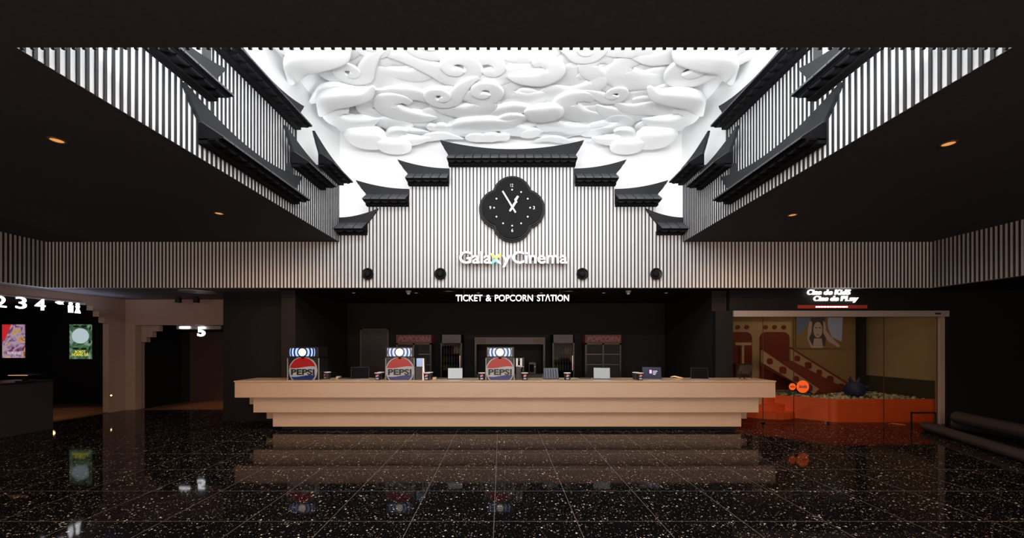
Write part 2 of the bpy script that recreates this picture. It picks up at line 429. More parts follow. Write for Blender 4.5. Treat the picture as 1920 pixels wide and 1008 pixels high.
# plastered shaft above
b = MB(); b.box(WL-.1, WR+.1, WB, WB+.1, 2.98, ZT, 'plaster'); struct('wall_back_shaft', b)
b = MB(); b.box(WL-.1, WL, YN-.2, WB, ZC+.05, ZT, 'plaster'); struct('wall_left_shaft', b)
b = MB(); b.box(WR, WR+.1, YN-.2, WB, ZC+.05, ZT, 'plaster'); struct('wall_right_shaft', b)
b = MB(); b.box(WL-.1, WR+.1, YN-.3, YN-.2, ZC, ZT, 'plaster'); struct('wall_front_shaft', b)
b = MB(); b.box(WL-.1, WR+.1, YN-.3, WB+.1, ZT, ZT+.1, 'plaster'); struct('ceiling_shaft', b)
b = MB(); b.box(WL-.1, WR+.1, YW+.1, WB, 2.98, 3.02, 'plaster'); b.box(WL-.1, XL-.1, YN-.2, YW+.1, ZC+.12, ZC+.15, 'plaster'); b.box(XR+.1, WR+.1, YN-.2, YW+.1, ZC+.12, ZC+.15, 'plaster')
struct('trim_1', b)

# ------------------------------------------------------------------ little roofs
def roof(label, group, F, s0, s1, z, tip0=True, tip1=True, p0=0.0, over=.22, root=None):
    """s0..s1 along the wall, z eave height (world), tips raised at the ends that are free"""
    P, H = .30, .235
    F2 = (lambda s, p, h: F(s, p+p0, h))
    mid = F2((s0+s1)/2, .1, z)
    r = empty('tiled_roof', mid, label, 'roof', group)
    e0, e1 = s0-(.02 if tip0 else 0), s1+(.02 if tip1 else 0)
    L = e1-e0; n = max(2, int(round(L/.175))); w_ = L/n
    # sloping tiles
    t = MB()
    t.prism([(0, z+.01), (P-.01, z+.01), (P-.01, z+.03), (0, z+H-.012)], e0+.004, e1-.004, 'x', 'under', fn=lambda a, q, h: F2(a, q, h))
    for i in range(n):
        a, c_ = e0+i*w_+.009, e0+(i+1)*w_-.009
        V = [(a,0,z+H),(c_,0,z+H),(c_,P,z+.035),(a,P,z+.035),(a,0,z+H-.018),(c_,0,z+H-.018),(c_,P,z+.012),(a,P,z+.012)]
        t.add(V, [(0,1,2,3),(7,6,5,4),(0,4,5,1),(1,5,6,2),(2,6,7,3),(3,7,4,0)], 'tile', fn=F2)
    t.build('tile_slope', parent=r)
    # round tile ends under the lip
    sc = MB()
    for i in range(n):
        cx_ = e0+(i+.5)*w_; rr = w_*.46; pl = []
        for k in range(13):
            th = PI + PI*k/12; pl.append((cx_+rr*math.cos(th), z+.012+rr*.55*math.sin(th)))
        sc.prism(pl, P-.10, P-.075, 'y', 'scallop', fn=F2)
        hp = [(cx_+rr*.8*math.cos(PI+PI*k/8), z+.012+rr*.5*math.sin(PI+PI*k/8)) for k in range(9)]
        sc.prism(hp, .02, P-.10, 'y', 'under', fn=F2)
    sc.build('round_tile_end', parent=r)
    # beam against the wall
    bm_ = MB(); bm_.box(e0+.01, e1-.01, .0, .11, z-.045, z+.015, 'under', fn=F2); bm_.box(e0+.01, e1-.01, .0, .30-.06, z-.004, z+.012, 'under', fn=F2)
    bm_.build('eave_beam', parent=r)
    # crescent ridge board
    zt = z+H-.02; N = 24
    a0 = e0-(over if tip0 else 0); a1 = e1+(over if tip1 else 0)
    top = []
    for k in range(N+1):
        u = k/N; s = a0+(a1-a0)*u
        if tip0 and tip1: c_ = abs(2*u-1)**2.0
        elif tip0: c_ = (1-u)**1.9
        elif tip1: c_ = u**1.9
        top.append((s, zt+.095+.185*c_))
    pl = list(top)
    def horn(e, d):     # from the tip down to the eave end, slightly scalloped
        return [(e+d*over*.80, zt+.20), (e+d*over*.68, zt+.175), (e+d*over*.50, zt+.11), (e+d*over*.28, zt+.055), (e+d*.02, zt+.01)]
    if tip1: pl += horn(e1, 1)
    pl += [(e1, zt-.03), (e0, zt-.03)]
    if tip0: pl += list(reversed(horn(e0, -1)))
    rb = MB(); rb.prism(pl, .0, .045, 'y', 'roofblack', fn=F2)
    rb.build('ridge_board', parent=r)
    return r
GB = 'little roofs stepping up the clock wall'
roof('widest charcoal roof cap, centred above the clock at the top of the wall', GB, FB, -1.23, 1.34, EY+3.685, over=.17)
roof('charcoal roof cap left of the clock, one step below the top roof, tip pointing left', GB, FB, -2.056, -1.23, EY+3.29, True, False)
roof('charcoal roof cap left of the clock, two steps below the top roof, tip pointing left', GB, FB, -2.911, -2.056, EY+2.87, True, False)
roof('lowest left charcoal roof cap on the clock wall, in its corner, tip pointing right', GB, FB, XL, -2.93, EY+2.287, False, True)
roof('charcoal roof cap right of the clock, one step below the top roof, tip pointing right', GB, FB, 1.34, 2.164, EY+3.29, False, True)
roof('charcoal roof cap right of the clock, two steps below the top roof, tip pointing right', GB, FB, 2.164, 3.02, EY+2.87, False, True)
roof('lowest right charcoal roof cap on the clock wall, in its corner, tip pointing left', GB, FB, 3.04, XR, EY+2.287, True, False)
for F, sd in ((FL, 'left'), (FR, 'right')):
    g = 'little roofs along the %s side of the light well' % sd
    roof('long low charcoal roof with a big crescent ridge, middle of the %s well side' % sd, g, F, 4.52, 6.46, EY+2.30)
    roof('charcoal roof on the %s well side nearest the viewer, cut by the ceiling edge' % sd, g, F, 2.9, 4.66, EY+2.87)
    roof('short charcoal roof on the %s well side just beyond the long low roof' % sd, g, F, 6.46, 7.45, EY+2.90, True, False)
    roof('short charcoal roof at the far end of the %s well side beside the clock wall' % sd, g, F, 7.37, YW-.02, EY+3.30, True, False)
    roof('highest long charcoal roof on the set-back panel of the %s well side' % sd, g, F, 4.9, 6.80, EY+3.68, p0=-.14)

# ------------------------------------------------------------------ cloud relief under the shaft ceiling
cl = empty('cloud_relief', (.03, 7.4, ZT), 'white sculpted relief of curling clouds under the light well ceiling', 'cloud sculpture')
def spline(pts, n=6):
    out = []
    P_ = [pts[0]]+pts+[pts[-1]]
    for i in range(1, len(P_)-2):
        p0, p1, p2, p3 = (Vector(q) for q in P_[i-1:i+3])
        for k in range(n):
            t = k/n
            out.append(.5*((2*p1)+(-p0+p2)*t+(2*p0-5*p1+4*p2-p3)*t*t+(-p0+3*p1-3*p2+p3)*t**3))
    out.append(Vector(pts[-1])); return out
def cloud(x, y, z, kind, size, flip=1, rot=0.0, thick=.55, name='cloud_scroll'):
    pts = []
    if kind == 'curl':
        for k in range(10):
            a = PI*.95 - k*PI*.27; r_ = .50*(1-k/11.5)
            pts.append((r_*math.cos(a), r_*math.sin(a)*.95, .010*k, .235*(1-k/17)))
        pts = [(-1.35,-.42,0,.05), (-.95,-.28,0,.16)] + pts + [(.06,.03,.08,.13)]
    elif kind == 'wave':
        pts = [(-1.3,.05,0,.05),(-.8,.2,0,.22),(-.2,.0,0,.34),(.4,-.12,0,.32),(.9,.08,0,.2),(1.35,.28,0,.05)]
    elif kind == 'lobes':
        pts = [(-1.05,0,0,.12),(-.85,.02,0,.34),(-.5,.05,0,.30),(-.15,.0,0,.44),(.25,.06,0,.36),(.6,-.02,0,.42),(.95,.02,0,.30),(1.15,.0,0,.10)]
    elif kind == 'blob':
        pts = [(-.62,0,0,.12),(-.45,.03,0,.36),(0,.08,0,.46),(.42,.0,0,.36),(.62,-.03,0,.12)]
    elif kind == 'hook':
        pts = [(-1.0,.22,0,.05),(-.6,.36,0,.22),(0,.38,0,.34),(.42,.12,0,.34),(.36,-.22,0,.27),(.05,-.34,0,.20),(-.18,-.24,0,.12)]
    s4 = spline(pts)
    c_, q = math.cos(rot), math.sin(rot)
    P_ = []; R_ = []
    for a in s4:
        px, py = a[0]*flip*size, a[1]*size
        P_.append((x+px*c_-py*q, y+px*q+py*c_, z-a[2]*size)); R_.append(max(.012, a[3]*size))
    mb = MB(); mb.tube(P_, R_, 'plaster', seg=28, flat=thick, sq=.5)
    mb.build(name, parent=cl, smooth=True, angle=80, recalc=True)
rs = random.Random(21)
for (y, n, dz) in ((5.9, 6, .03), (6.5, 6, .05), (7.05, 6, .06), (7.6, 6, .09), (8.1, 6, .12), (8.5, 5, .15)):
    for i in range(n):
        x = -2.75 + 5.6*(i+.5+rs.uniform(-.15,.15))/n
        cloud(x, y+rs.uniform(-.1,.1), ZT-dz, 'lobes', rs.uniform(.72,.9), rs.choice((-1,1)), rs.uniform(-.3,.3), .22)
rows = [(6.15, 8, .11), (6.7, 8, .13), (7.2, 8, .15), (7.7, 8, .18), (8.2, 8, .22), (8.58, 7, .30)]
kinds = ['curl','wave','hook','lobes','curl','hook','blob']
for ri, (y, n, dz) in enumerate(rows):
    for i in range(n):
        x = -3.2 + 6.5*(i+.5+rs.uniform(-.3,.3))/n + (0.18 if ri % 2 else -.12)
        k = rs.choice(kinds); sz = rs.uniform(.46,.80)*(.72 if k == 'lobes' else 1)
        if y > 8.5: k = rs.choice(['blob','wave','hook','lobes']); sz = rs.uniform(.32,.50)
        x = max(-2.95, min(3.0, x))
        cloud(x, y+rs.uniform(-.14,.14), ZT-dz-rs.uniform(-.03,.07), k, sz, rs.choice((-1,1)), rs.uniform(-.4,.4), thick=rs.uniform(.22,.30))
for sx in (-1, 1):
    for (dx, y, z, k, s_) in ((3.15, 6.35, .28, 'wave', .62), (3.3, 6.0, .2, 'curl', .6), (3.05, 7.2, .35, 'wave', .6), (3.0, 8.35, .42, 'blob', .72), (2.5, 8.5, .50, 'blob', .6), (3.2, 7.8, .3, 'hook', .6), (2.2,8.3,.42,'hook',.5)):
        cloud(.03+sx*dx, y, ZT-z, k, s_, sx, sx*.5 if k == 'wave' else 0, .45)

# ------------------------------------------------------------------ quatrefoil clock
ck = empty('wall_clock', (.055, YW, EY+2.76), 'large black four-lobed clock with white hands on the slatted wall', 'clock')
cxk, czk = .056, EY+2.757
def quatre(R, d, n=20):
    # four lobes of radius R offset d
    pts = []
    a = math.acos(0) 
    # notch point (t,t): t^2+(t-d)^2=R^2
    t = (2*d + math.sqrt(4*d*d-8*(d*d-R*R)))/4
    for q in range(4):
        base = q*PI/2
        a0 = math.atan2(t, t-d); # local lobe along +x
        for k in range(n+1):
            th = -a0 + 2*a0*k/n
            x, z = d+R*math.cos(th), R*math.sin(th)
            pts.append((x*math.cos(base)-z*math.sin(base), x*math.sin(base)+z*math.cos(base)))
    return [(cxk+x, czk+z) for x, z in pts]
MB().prism(quatre(.405,.268), YW-.09, YW-.013, 'y', 'clockrim').build('backing_plate', parent=ck, bevel=.008)
MB().prism(quatre(.375,.268), YW-.125, YW-.09, 'y', 'clockrim').build('stepped_rim', parent=ck, bevel=.008)
MB().prism(quatre(.348,.268), YW-.155, YW-.125, 'y', 'clock').build('clock_face', parent=ck, bevel=.008)
YF = YW-.155; S = (8.1/F_PX)/6.72
for k in range(12):
    if k == 11: continue
    a = k*PI/6; rr = (227 if k else 226)*S
    x, z = cxk+rr*math.sin(a), czk+rr*math.cos(a)
    MB().lathe([(.0165,0),(.0165,-.006)], x, YF, z, 'paintwhite', 14, 'y').build('hour_dot', parent=ck)
for tx, dx, dz, w_ in (('12', -4, 282, .055), ('3', 275, 0, .038), ('6', 2, -285, .036), ('9', -275, 0, .036)):
    cx_, cz_ = cxk+dx*S, czk+dz*S
    letters(tx, cx_-w_/2, cx_+w_/2, cz_-.031, cz_+.031, YF, 'paintwhite', ck, .004, name='numeral', one=True)
def hand(p, m, name, y0):
    MB().prism([(cxk+(a-540)*S, czk+(490-b_)*S) for a, b_ in p], y0, y0-.012, 'y', m).build(name, parent=ck)
hand([(592,548),(576,560),(412,290),(428,279)], 'paintwhite', 'minute_hand', YF-.012)
hand([(501,538),(520,546),(555,500),(592,438),(606,430),(598,408),(625,358),(604,345),(585,372),(568,392),(574,420),(540,468)], 'paintwhite', 'hour_hand', YF-.030)
MB().lathe([(.012,0),(.012,-.05)], cxk, YF, czk, 'paintwhite', 12, 'y').build('hand_pin', parent=ck)

# ------------------------------------------------------------------ lettered signs
YS = YW-.09
gs = empty('cinema_name_sign', (wx(962,YS), YW, wz(495,YS)), 'white lit Galaxy Cinema lettering on the slatted wall under the clock', 'sign')
def gl(txt, a, b_, y1=495, y0=472.5, off=.014):
    return letters(txt, wx(a,YS), wx(b_,YS), wz(y1,YS), wz(y0,YS), YS, 'signwhite', gs, .075, off, m_side='signside')
gl('Gala', 862, 921.5); gl('y', 941.5, 957.5); gl('Cinema', 960.5, 1062.5)
def star(p, m, y0=YS, t=.075): 
    MB().prism([(wx(a,YS), wz(b_,YS)) for a, b_ in p], y0-t, y0, 'y', m).build('star_blade', parent=gs)
star([(920,475.5),(926,478),(930.3,482),(934.5,478),(940.5,475.5),(938,481.5),(931.5,484),(929,484),(922.5,481.5)], 'yellow')
star([(930.2,484.5),(933,486.5),(940,495.5),(934.5,493.5),(930.2,489.5)], 'paleblue')
star([(930.2,484.5),(927.4,486.5),(920.5,495.5),(926,493.5),(930.2,489.5)], 'teal')
for px in (880, 1000, 1045):
    MB().box(wx(px,YS)-.02, wx(px,YS)+.02, YS, YW-.0, wz(484,YS)-.02, wz(484,YS)+.02, 'signside').build('standoff', parent=gs)
YT = 8.42
ts = empty('station_sign', (wx(961,YT), YT, ZL), 'white lit TICKET & POPCORN STATION lettering hanging above the counter', 'sign')
letters('TICKET', wx(855,YT), wx(904.5,YT), wz(564.3,YT), wz(552.6,YT), YT, 'signwhite', ts, .03, .001)
letters('&', wx(911,YT), wx(921,YT), wz(564.3,YT), wz(552.6,YT), YT, 'signwhite', ts, .03, .001)
letters('POPCORN', wx(928,YT), wx(999,YT), wz(564.3,YT), wz(552.6,YT), YT, 'signwhite', ts, .03, .001)
letters('ST\u039bTION', wx(1007,YT), wx(1066.5,YT), wz(564.3,YT), wz(552.6,YT), YT, 'signwhite', ts, .03, .001)
MB().box(wx(853,YT), wx(1068,YT), YT, YT+.02, wz(556,YT), wz(553.5,YT), 'matblack').build('mounting_rail', parent=ts)
for px in (870, 960, 1050): MB().box(wx(px,YT)-.006, wx(px,YT)+.006, YT+.004, YT+.016, wz(553.5,YT), ZL, 'matblack').build('hanger_rod', parent=ts)

# four round black wall speakers below the letters
def speaker(px, label):
    x, z = wx(px, YW-.05), wz(513, YW-.05)
    r = empty('wall_speaker', (x, YW-.013, z), label, 'speaker', 'round speakers on the slatted wall')
    MB().lathe([(.075,0),(.118,-.01),(.122,-.04),(.108,-.055),(.098,-.045),(.06,-.02)], x, YW-.013, z, 'black', 32, 'y').build('housing', parent=r, smooth=True)
    MB().lathe([(.066,-.02),(.066,-.06),(.05,-.085),(.02,-.095),(.001,-.097)], x-.006, YW-.013, z-.004, 'clock', 24, 'y').build('cone', parent=r, smooth=True)
speaker(689.5, 'round black speaker farthest left on the clock wall, under the left roofs')
speaker(825.5, 'round black speaker on the clock wall just left of the Galaxy Cinema letters')
speaker(1092, 'round black speaker on the clock wall just right of the Galaxy Cinema letters')
speaker(1230.5, 'round black speaker farthest right on the clock wall, under the right roofs')

# ------------------------------------------------------------------ downlights
def downlight(x, y, z, label, group, r=.055, m='amber', energy=0, spot=110, col=(1,.55,.28)):
    o = empty('downlight', (x, y, z), label, 'ceiling light', group)
    MB().lathe([(r*1.02,0),(r*1.35,-.001),(r*1.3,-.007),(r,-.008),(r*.98,-.001)], x, y, z, 'trimring', 28, 'z').build('trim_ring', parent=o, smooth=True)
    MB().lathe([(r*.96,-.0012),(r*.96,-.003)], x, y, z, m, 28, 'z').build('lamp_disc', parent=o)
    if energy: lamp('downlight_beam', 'SPOT', (x, y, z-.03), energy, col, .05, spot=spot, blend=.6, parent=o)
    return o
GD = 'small amber downlights in the high black ceiling'
downlight(-4.67, 4.14, ZC-.004, 'small amber downlight in the black ceiling left of the well, nearer one', GD, energy=70, spot=168)
downlight(-4.67, 6.45, ZC-.004, 'small amber downlight in the black ceiling left of the well, farther one', GD, energy=110, spot=168)
downlight(4.61, 4.21, ZC-.004, 'small amber downlight in the black ceiling right of the well, nearer one', GD, energy=60, spot=168)
downlight(4.61, 6.53, ZC-.004, 'small amber downlight in the black ceiling right of the well, farther one', GD, energy=110, spot=168)
for x_, y_ in ((-4.67,1.83),(4.61,1.83),(-7.6,1.83),(7.4,1.83),(-4.67,-.5),(4.61,-.5),(0,-.5),(0,1.0)):  # unseen downlights added near the viewer to light the slatted bands
    downlight(x_, y_, ZC-.004, 'unseen amber downlight added out of frame near the viewer to light the bands', 'added amber downlights out of frame', energy=90, spot=165, col=(1,.50,.30))
names = ['first from the left', 'second from the left', 'above the word TICKET', 'above the word POPCORN', 'second from the right', 'first from the right']
for px, nm in zip((663, 780, 897, 1015, 1132, 1249), names):
    y = (ZL-EY)*F_PX/(CY-548.5)
    downlight(wx(px, y), y, ZL, 'tiny downlight in the black ceiling over the counter, '+nm, 'tiny downlights over the counter', r=.04, m='ambersmall', energy=3, spot=140, col=(1,.75,.5))
# ceiling units
for px, nm in ((766, 'left'), (1178, 'right')):
    y = 8.75; x = wx(px, y)
    o = empty('ceiling_detector', (x, y, ZL), 'small pale ceiling detector over the counter, %s one of the pair' % nm, 'detector', 'ceiling detectors over the counter')
    MB().lathe([(.06,0),(.06,-.02),(.045,-.045)], x, y, ZL, 'edgegrey', 20).build('base', parent=o, smooth=True)
    MB().lathe([(.035,-.045),(.03,-.075),(.01,-.085)], x, y, ZL, 'whiteplastic', 20).build('sensor', parent=o, smooth=True)
def diffuser(x, y, label, m='darkmetal', R=.26):
    o = empty('ceiling_vent', (x, y, ZL), label, 'air vent', 'round ceiling vents')
    for k, (a, b_) in enumerate(((R, R*.86), (R*.75, R*.6), (R*.5, R*.34))):
        MB().lathe([(b_,-.002),(a,-.002),(a,-.016),(b_,-.022-.006*k)], x, y, ZL, m, 36).build('ring', parent=o, smooth=True)
    MB().lathe([(R*.24,-.001),(R*.24,-.03)], x, y, ZL, m, 24).build('hub', parent=o)
diffuser(wx(842,9.0), 9.0, 'dark round ceiling vent over the counter, left of centre')
diffuser(wx(1066,9.0), 9.0, 'dark round ceiling vent over the counter, right of centre')
diffuser(wx(364,8.75), 8.85, 'pale round ceiling vent before the screen 5 portal', 'edgegrey', .34)
for px in (334.5, 368.5):
    y = 9.9; x = wx(px, y)
    o = empty('ceiling_spotlight', (x, y, ZL), 'square black ceiling spotlight before the screen 5 portal, %s one' % ('left' if px < 350 else 'right'), 'spotlight', 'black spotlights before screen 5')
    MB().box(x-.05, x+.05, y-.05, y+.05, ZL-.14, ZL-.02, 'black').build('housing', parent=o, bevel=.004)
    MB().box(x-.03, x+.03, y-.03, y+.03, ZL-.02, ZL, 'black').build('mount', parent=o)
    MB().lathe([(.035,0),(.035,-.003)], x, y, ZL-.14, 'darkmetal', 16).build('lens', parent=o)

# ------------------------------------------------------------------ service counter
X0, X1 = wx(440, 7.84), wx(1454, 7.84)
sc_ = empty('service_counter', (-.08, 8.2, 0), 'long pale maple counter stepping in below in three tiers', 'counter')
MB().box(X0-.012, X1+.012, 7.828, 8.58, .975, .996, 'mapletop').build('worktop', parent=sc_, bevel=.003)
MB().box(X0, X1, 7.84, 8.56, .667, .975, 'maple').build('upper_tier', parent=sc_, bevel=.003)
MB().box(wx(475,7.90), wx(1422.5,7.90), 7.90, 8.52, .367, .667, 'maple').build('middle_tier', parent=sc_, bevel=.003)
MB().box(wx(511.5,7.96), wx(1390,7.96), 7.96, 8.48, .076, .367, 'maple').build('lower_tier', parent=sc_, bevel=.003)
MB().box(wx(528,8.08), wx(1378,8.08), 8.08, 8.44, 0, .076, 'matblack').build('kick_plate', parent=sc_)
bk = MB(); bk.box(wx(468,8.1), wx(1428,8.1), 8.1, 8.45, .50, .667, 'maple'); bk.box(wx(500,8.15), wx(1400,8.15), 8.15, 8.45, .20, .367, 'maple'); bk.build('side_cleat', parent=sc_)
ZTOP = .996

# ------------------------------------------------------------------ station room
b = MB(); b.box(-4.9, -4.6, 8.62, 11.4, 0, ZL, 'darkwall'); struct('wall_left_station', b)
b = MB(); b.box(4.42, 4.72, 8.76, 11.4, 0, ZL, 'darkwall'); struct('wall_right_station', b)
b = MB(); b.box(-4.9, 4.72, 11.4, 11.5, 0, ZL, 'blackwall'); struct('wall_back_station', b)
b = MB(); b.box(-6.35, -4.9, 8.9, 10.6, 0, ZL, 'blackwall'); struct('wall_left_pier', b)

# pepsi dispensers
def disc_cols(mb, cx_, cz_, R, y0, y1, zcut, regions, n=40):
    """regions: list of (lower(x), upper(x), material) on unit disc, drawn as columns"""
    for i in range(n):
        xa, xb = -1+2*i/n, -1+2*(i+1)/n
        for lo, hi, m in regions:
            pts = []
            for x in (xa, xb):
                c_ = math.sqrt(max(0, 1-x*x))
                l = max(-c_, lo(x), (zcut-cz_)/R); h = min(c_, hi(x))
                pts.append((x, l, max(l, h)))
            if pts[0][2]-pts[0][1] < 1e-4 and pts[1][2]-pts[1][1] < 1e-4: continue
            V = []
            for y in (y0, y1):
                for x, l, h in pts: V += [(cx_+x*R, y, cz_+l*R), (cx_+x*R, y, cz_+h*R)]
            mb.add(V, [(0,2,3,1),(4,5,7,6),(0,4,6,2),(1,3,7,5)], m)
WV = lambda x: .26 + .07*math.sin(x*2.4)
WV2 = lambda x: -.40 + .07*math.sin(x*2.4)
def dispenser(pa, pb, label, yf=8.02):
    xa, xb = wx(pa, yf), wx(pb, yf); cx_ = (xa+xb)/2; wd = xb-xa
    z0 = ZTOP; zt = wz(671.5, yf); zh0 = wz(669.5, yf); zh1 = wz(650.5, yf)
    r = empty('drink_dispenser', (cx_, yf+.2, z0), label, 'drink dispenser', 'soft drink dispensers on the counter')
    MB().box(xa+.01, xb-.01, yf+.015, yf+.42, z0, zt, 'black').build('cabinet', parent=r, bevel=.004)
    MB().box(xa, xa+.012, yf, yf+.015, z0, zt+.005, 'edgegrey').build('side_trim', parent=r)
    MB().box(xb-.012, xb, yf, yf+.015, z0, zt+.005, 'edgegrey').build('side_trim', parent=r)
    MB().box(xa+.0, xb-.0, yf+.01, yf+.43, zt, zt+.012, 'darkmetal').build('shelf_trim', parent=r)
    MB().box(xa+.02, xb-.004, yf-.02, yf+.40, zh0, zh1, 'black').build('header_box', parent=r, bevel=.004)
    hx = cx_; hz = wz(660, yf-.02); hh = (zh1-zh0)/2-.022; hw = wd/2-.05
    hp = MB(); hp.box(hx-hw, hx+hw, yf-.026, yf-.02, hz-hh, hz+hh, 'navydeep').build('lit_panel', parent=r)
    for ri, ro in ((.105,.145),(.178,.21),(.24,.252)):
        for sgn in (-1, 1):
            rows_ = []
            for k in range(11):
                z = -hh+2*hh*k/10
                a = math.sqrt(max(ri*ri-z*z*1.0, 0)); q = math.sqrt(max(ro*ro-z*z, 0))
                rows_.append((sgn*a, min(q, hw)*sgn, z))
            V = [(hx+p, yf-.028, hz+z) for a, q, z in rows_ for p in (a, q)]
            rg = MB(); rg.add(V, [(2*k, 2*k+1, 2*k+3, 2*k+2) for k in range(10)], 'ringblue')
            rg.build('ring_graphic', parent=r, recalc=False)
    MB().lathe([(.001,0),(.072,0),(.074,-.008),(.001,-.008)], hx, yf-.027, hz, 'discwhite', 28, 'y').build('glowing_disc', parent=r)
    og = MB(); disc_cols(og, hx, hz, .050, yf-.038, yf-.035, -9, [(lambda x: .3+.1*math.sin(3*x), lambda x: .85, 'orangeglow')], 14)
    og.build('disc_mark', parent=r)
    # big round logo, its bottom cut by the counter
    R = .262; cz_ = wz(694.5, yf)
    lg = MB(); disc_cols(lg, cx_, cz_, R+.022, yf-.002, yf+.012, z0+.002, [(lambda x: -1, lambda x: 1, 'logowhite')])
    lg.build('logo_rim', parent=r)
    l2 = MB(); disc_cols(l2, cx_, cz_, R, yf-.012, yf-.003, z0+.002, [(WV, lambda x: 1, 'red'), (WV2, WV, 'logowhite'), (lambda x: -1, WV2, 'navy')])
    l2.build('round_logo', parent=r)
    letters('PEPSI', cx_-.232, cx_+.236, cz_-.085, cz_+.032, yf-.014, 'logoblack', r, .004, .03, name='logo_lettering', one=True)
    sp = MB()
    for k in range(3): sp.box(cx_-.2+.17*k, cx_-.14+.17*k, yf-.012, yf+.0, zh0-.03, zh0, 'black')
    sp.build('tap', parent=r)
    return r
dispenser(538.5, 598, 'drink dispenser with round Pepsi logo at the left end of the counter')
dispenser(722.5, 777, 'middle Pepsi drink dispenser on the counter, beside the steel cup dispenser')
dispenser(910.5, 964.5, 'Pepsi drink dispenser nearest the centre, under the clock')

# cups
cup0 = None
def cup(px, yf, label, yaw=0):
    global cup0
    x = wx(px, yf)
    if cup0 is None:
        cup0 = empty('paper_cup', (x, yf, ZTOP), label, 'paper cup', 'printed paper cups on the counter')
        MB().lathe([(.052,0),(.056,.004),(.066,.135),(.062,.14)], x, yf, ZTOP, 'cupblack', 28).build('cup_body', parent=cup0, smooth=True)
        MB().lathe([(.066,.133),(.071,.137),(.071,.145),(.066,.148),(.05,.146)], x, yf, ZTOP, 'cupwhite', 28).build('rim', parent=cup0, smooth=True)
        a = MB(); disc_cols(a, x, ZTOP+.087, .030, yf-.0665, yf-.061, -9, [(lambda q: .15+.5*q, lambda q: 1, 'cupred'), (lambda q: -.2+.5*q, lambda q: .15+.5*q, 'cupwhite'), (lambda q: -1, lambda q: -.2+.5*q, 'cupblue')], 12)
        a.build('round_logo', parent=cup0)
        MB().box(x-.028, x+.028, yf-.0625, yf-.055, ZTOP+.018, ZTOP+.045, 'cupgrey').build('printed_band', parent=cup0)
        cup0.rotation_euler.z = yaw; return cup0
    c_ = copy_tree(cup0); c_.location = (x, yf, ZTOP); c_.rotation_euler.z = yaw; c_['label'] = label; return c_
cup(709, 8.02, 'printed black paper cup just left of the middle dispenser, front one')
cup(714.5, 8.2, 'printed black paper cup just left of the middle dispenser, half hidden behind another')
cup(800.5, 8.02, 'printed black paper cup right of the cup dispenser by the middle dispenser, front one')
cup(805.5, 8.18, 'printed black paper cup half hidden, right of the middle dispenser')
cup(903.5, 8.02, 'printed black paper cup touching the left side of the central dispenser')
cup(984, 8.02, 'printed black paper cup right of the central dispenser')
cup(1063.5, 8.02, 'printed black paper cup between the striped tablet and the pale grey tablet')
cup(1199.5, 8.0, 'printed black paper cup in front of the lit tablet, front one')
cup(1192, 8.16, 'printed black paper cup before the lit tablet, farther one', .5)
cup(614, 8.25, 'dark paper cup right of the leftmost dispenser', -.6)

# tablets on A-shaped stands
def tablet(px, w_px, py_top, yf, yaw, scr, label, tilt=.28, extra=None):
    x = wx(px, yf); w_ = w_px/F_PX*yf; h = wz(py_top, yf)-ZTOP
    r = empty('tablet_register', (x, yf, ZTOP), label, 'tablet', 'tablets on stands along the counter')
    def fn(a, q, c_):
        # local: a across, c_ up along the screen, q thickness backwards
        yy = q*math.cos(tilt)+c_*math.sin(tilt); zz = c_*math.cos(tilt)-q*math.sin(tilt)
        return (x+a, yf+yy, ZTOP+.012+zz)
    hh = (h-.012)/math.cos(tilt)
    MB().box(-w_/2, w_/2, 0, .012, 0, hh, 'black', fn=fn).build('tablet_body', parent=r, bevel=.003)
    MB().box(-w_/2+.008, w_/2-.008, -.002, 0, .010, hh-.008, scr, fn=fn).build('screen', parent=r)
    MB().prism([(0,0),(.012,0),(hh*math.sin(tilt)+.02,hh*.9),(hh*math.sin(tilt)+.17,0),(hh*math.sin(tilt)+.182,0),(hh*math.sin(tilt)+.02,hh*.95)], x-w_*.42, x-w_*.36, 'x', 'metal', fn=lambda a,q,c_: (a, yf+q+.012, ZTOP+c_)).build('stand_leg', parent=r)
    MB().prism([(0,0),(.012,0),(hh*math.sin(tilt)+.02,hh*.9),(hh*math.sin(tilt)+.17,0),(hh*math.sin(tilt)+.182,0),(hh*math.sin(tilt)+.02,hh*.95)], x+w_*.36, x+w_*.42, 'x', 'metal', fn=lambda a,q,c_: (a, yf+q+.012, ZTOP+c_)).build('stand_leg', parent=r)
    MB().box(x-w_/2, x+w_/2, yf-.01, yf+.03, ZTOP, ZTOP+.012, 'darkmetal').build('foot_bar', parent=r)
    if extra: extra(r, fn, w_, hh)
    r.rotation_euler.z = yaw
    return r
tablet(675, 32, 688, 8.18, .30, 'screenoff', 'black-screened tablet between the leftmost and middle dispensers')
tablet(853.5, 28, 689.5, 8.12, .12, 'screengrey2', 'tablet with a pale silvery screen left of the central dispenser')
def stripes(r, fn, w_, hh):
    for k in range(5):
        MB().box(-w_/2+.03+k*.055, -w_/2+.045+k*.055, -.004, -.002, .02, hh-.02, 'screendark', fn=fn).build('reflection_stripe', parent=r)  # bands of a reflection painted onto the dark screen
tablet(1034, 29, 689.5, 8.14, .16, 'screenslate', 'tablet with dark striped screen right of the central dispenser', extra=stripes)
tablet(1128.5, 31, 689, 8.12, -.18, 'screengrey', 'tablet with a plain grey screen in the right half of the counter')
def ui(r, fn, w_, hh):
    MB().box(-.045, .0, -.004, -.002, hh*.45, hh*.75, 'pinkui', fn=fn).build('screen_graphic', parent=r)
    for k in range(3): MB().box(.02, .11-.02*k, -.004, -.002, hh*(.62-.13*k), hh*(.66-.13*k), 'whiteui', fn=fn).build('screen_text', parent=r)
tablet(1222.5, 34, 688, 8.16, -.22, 'screendark', 'tablet with a lit dark screen and small pink graphic', extra=ui)
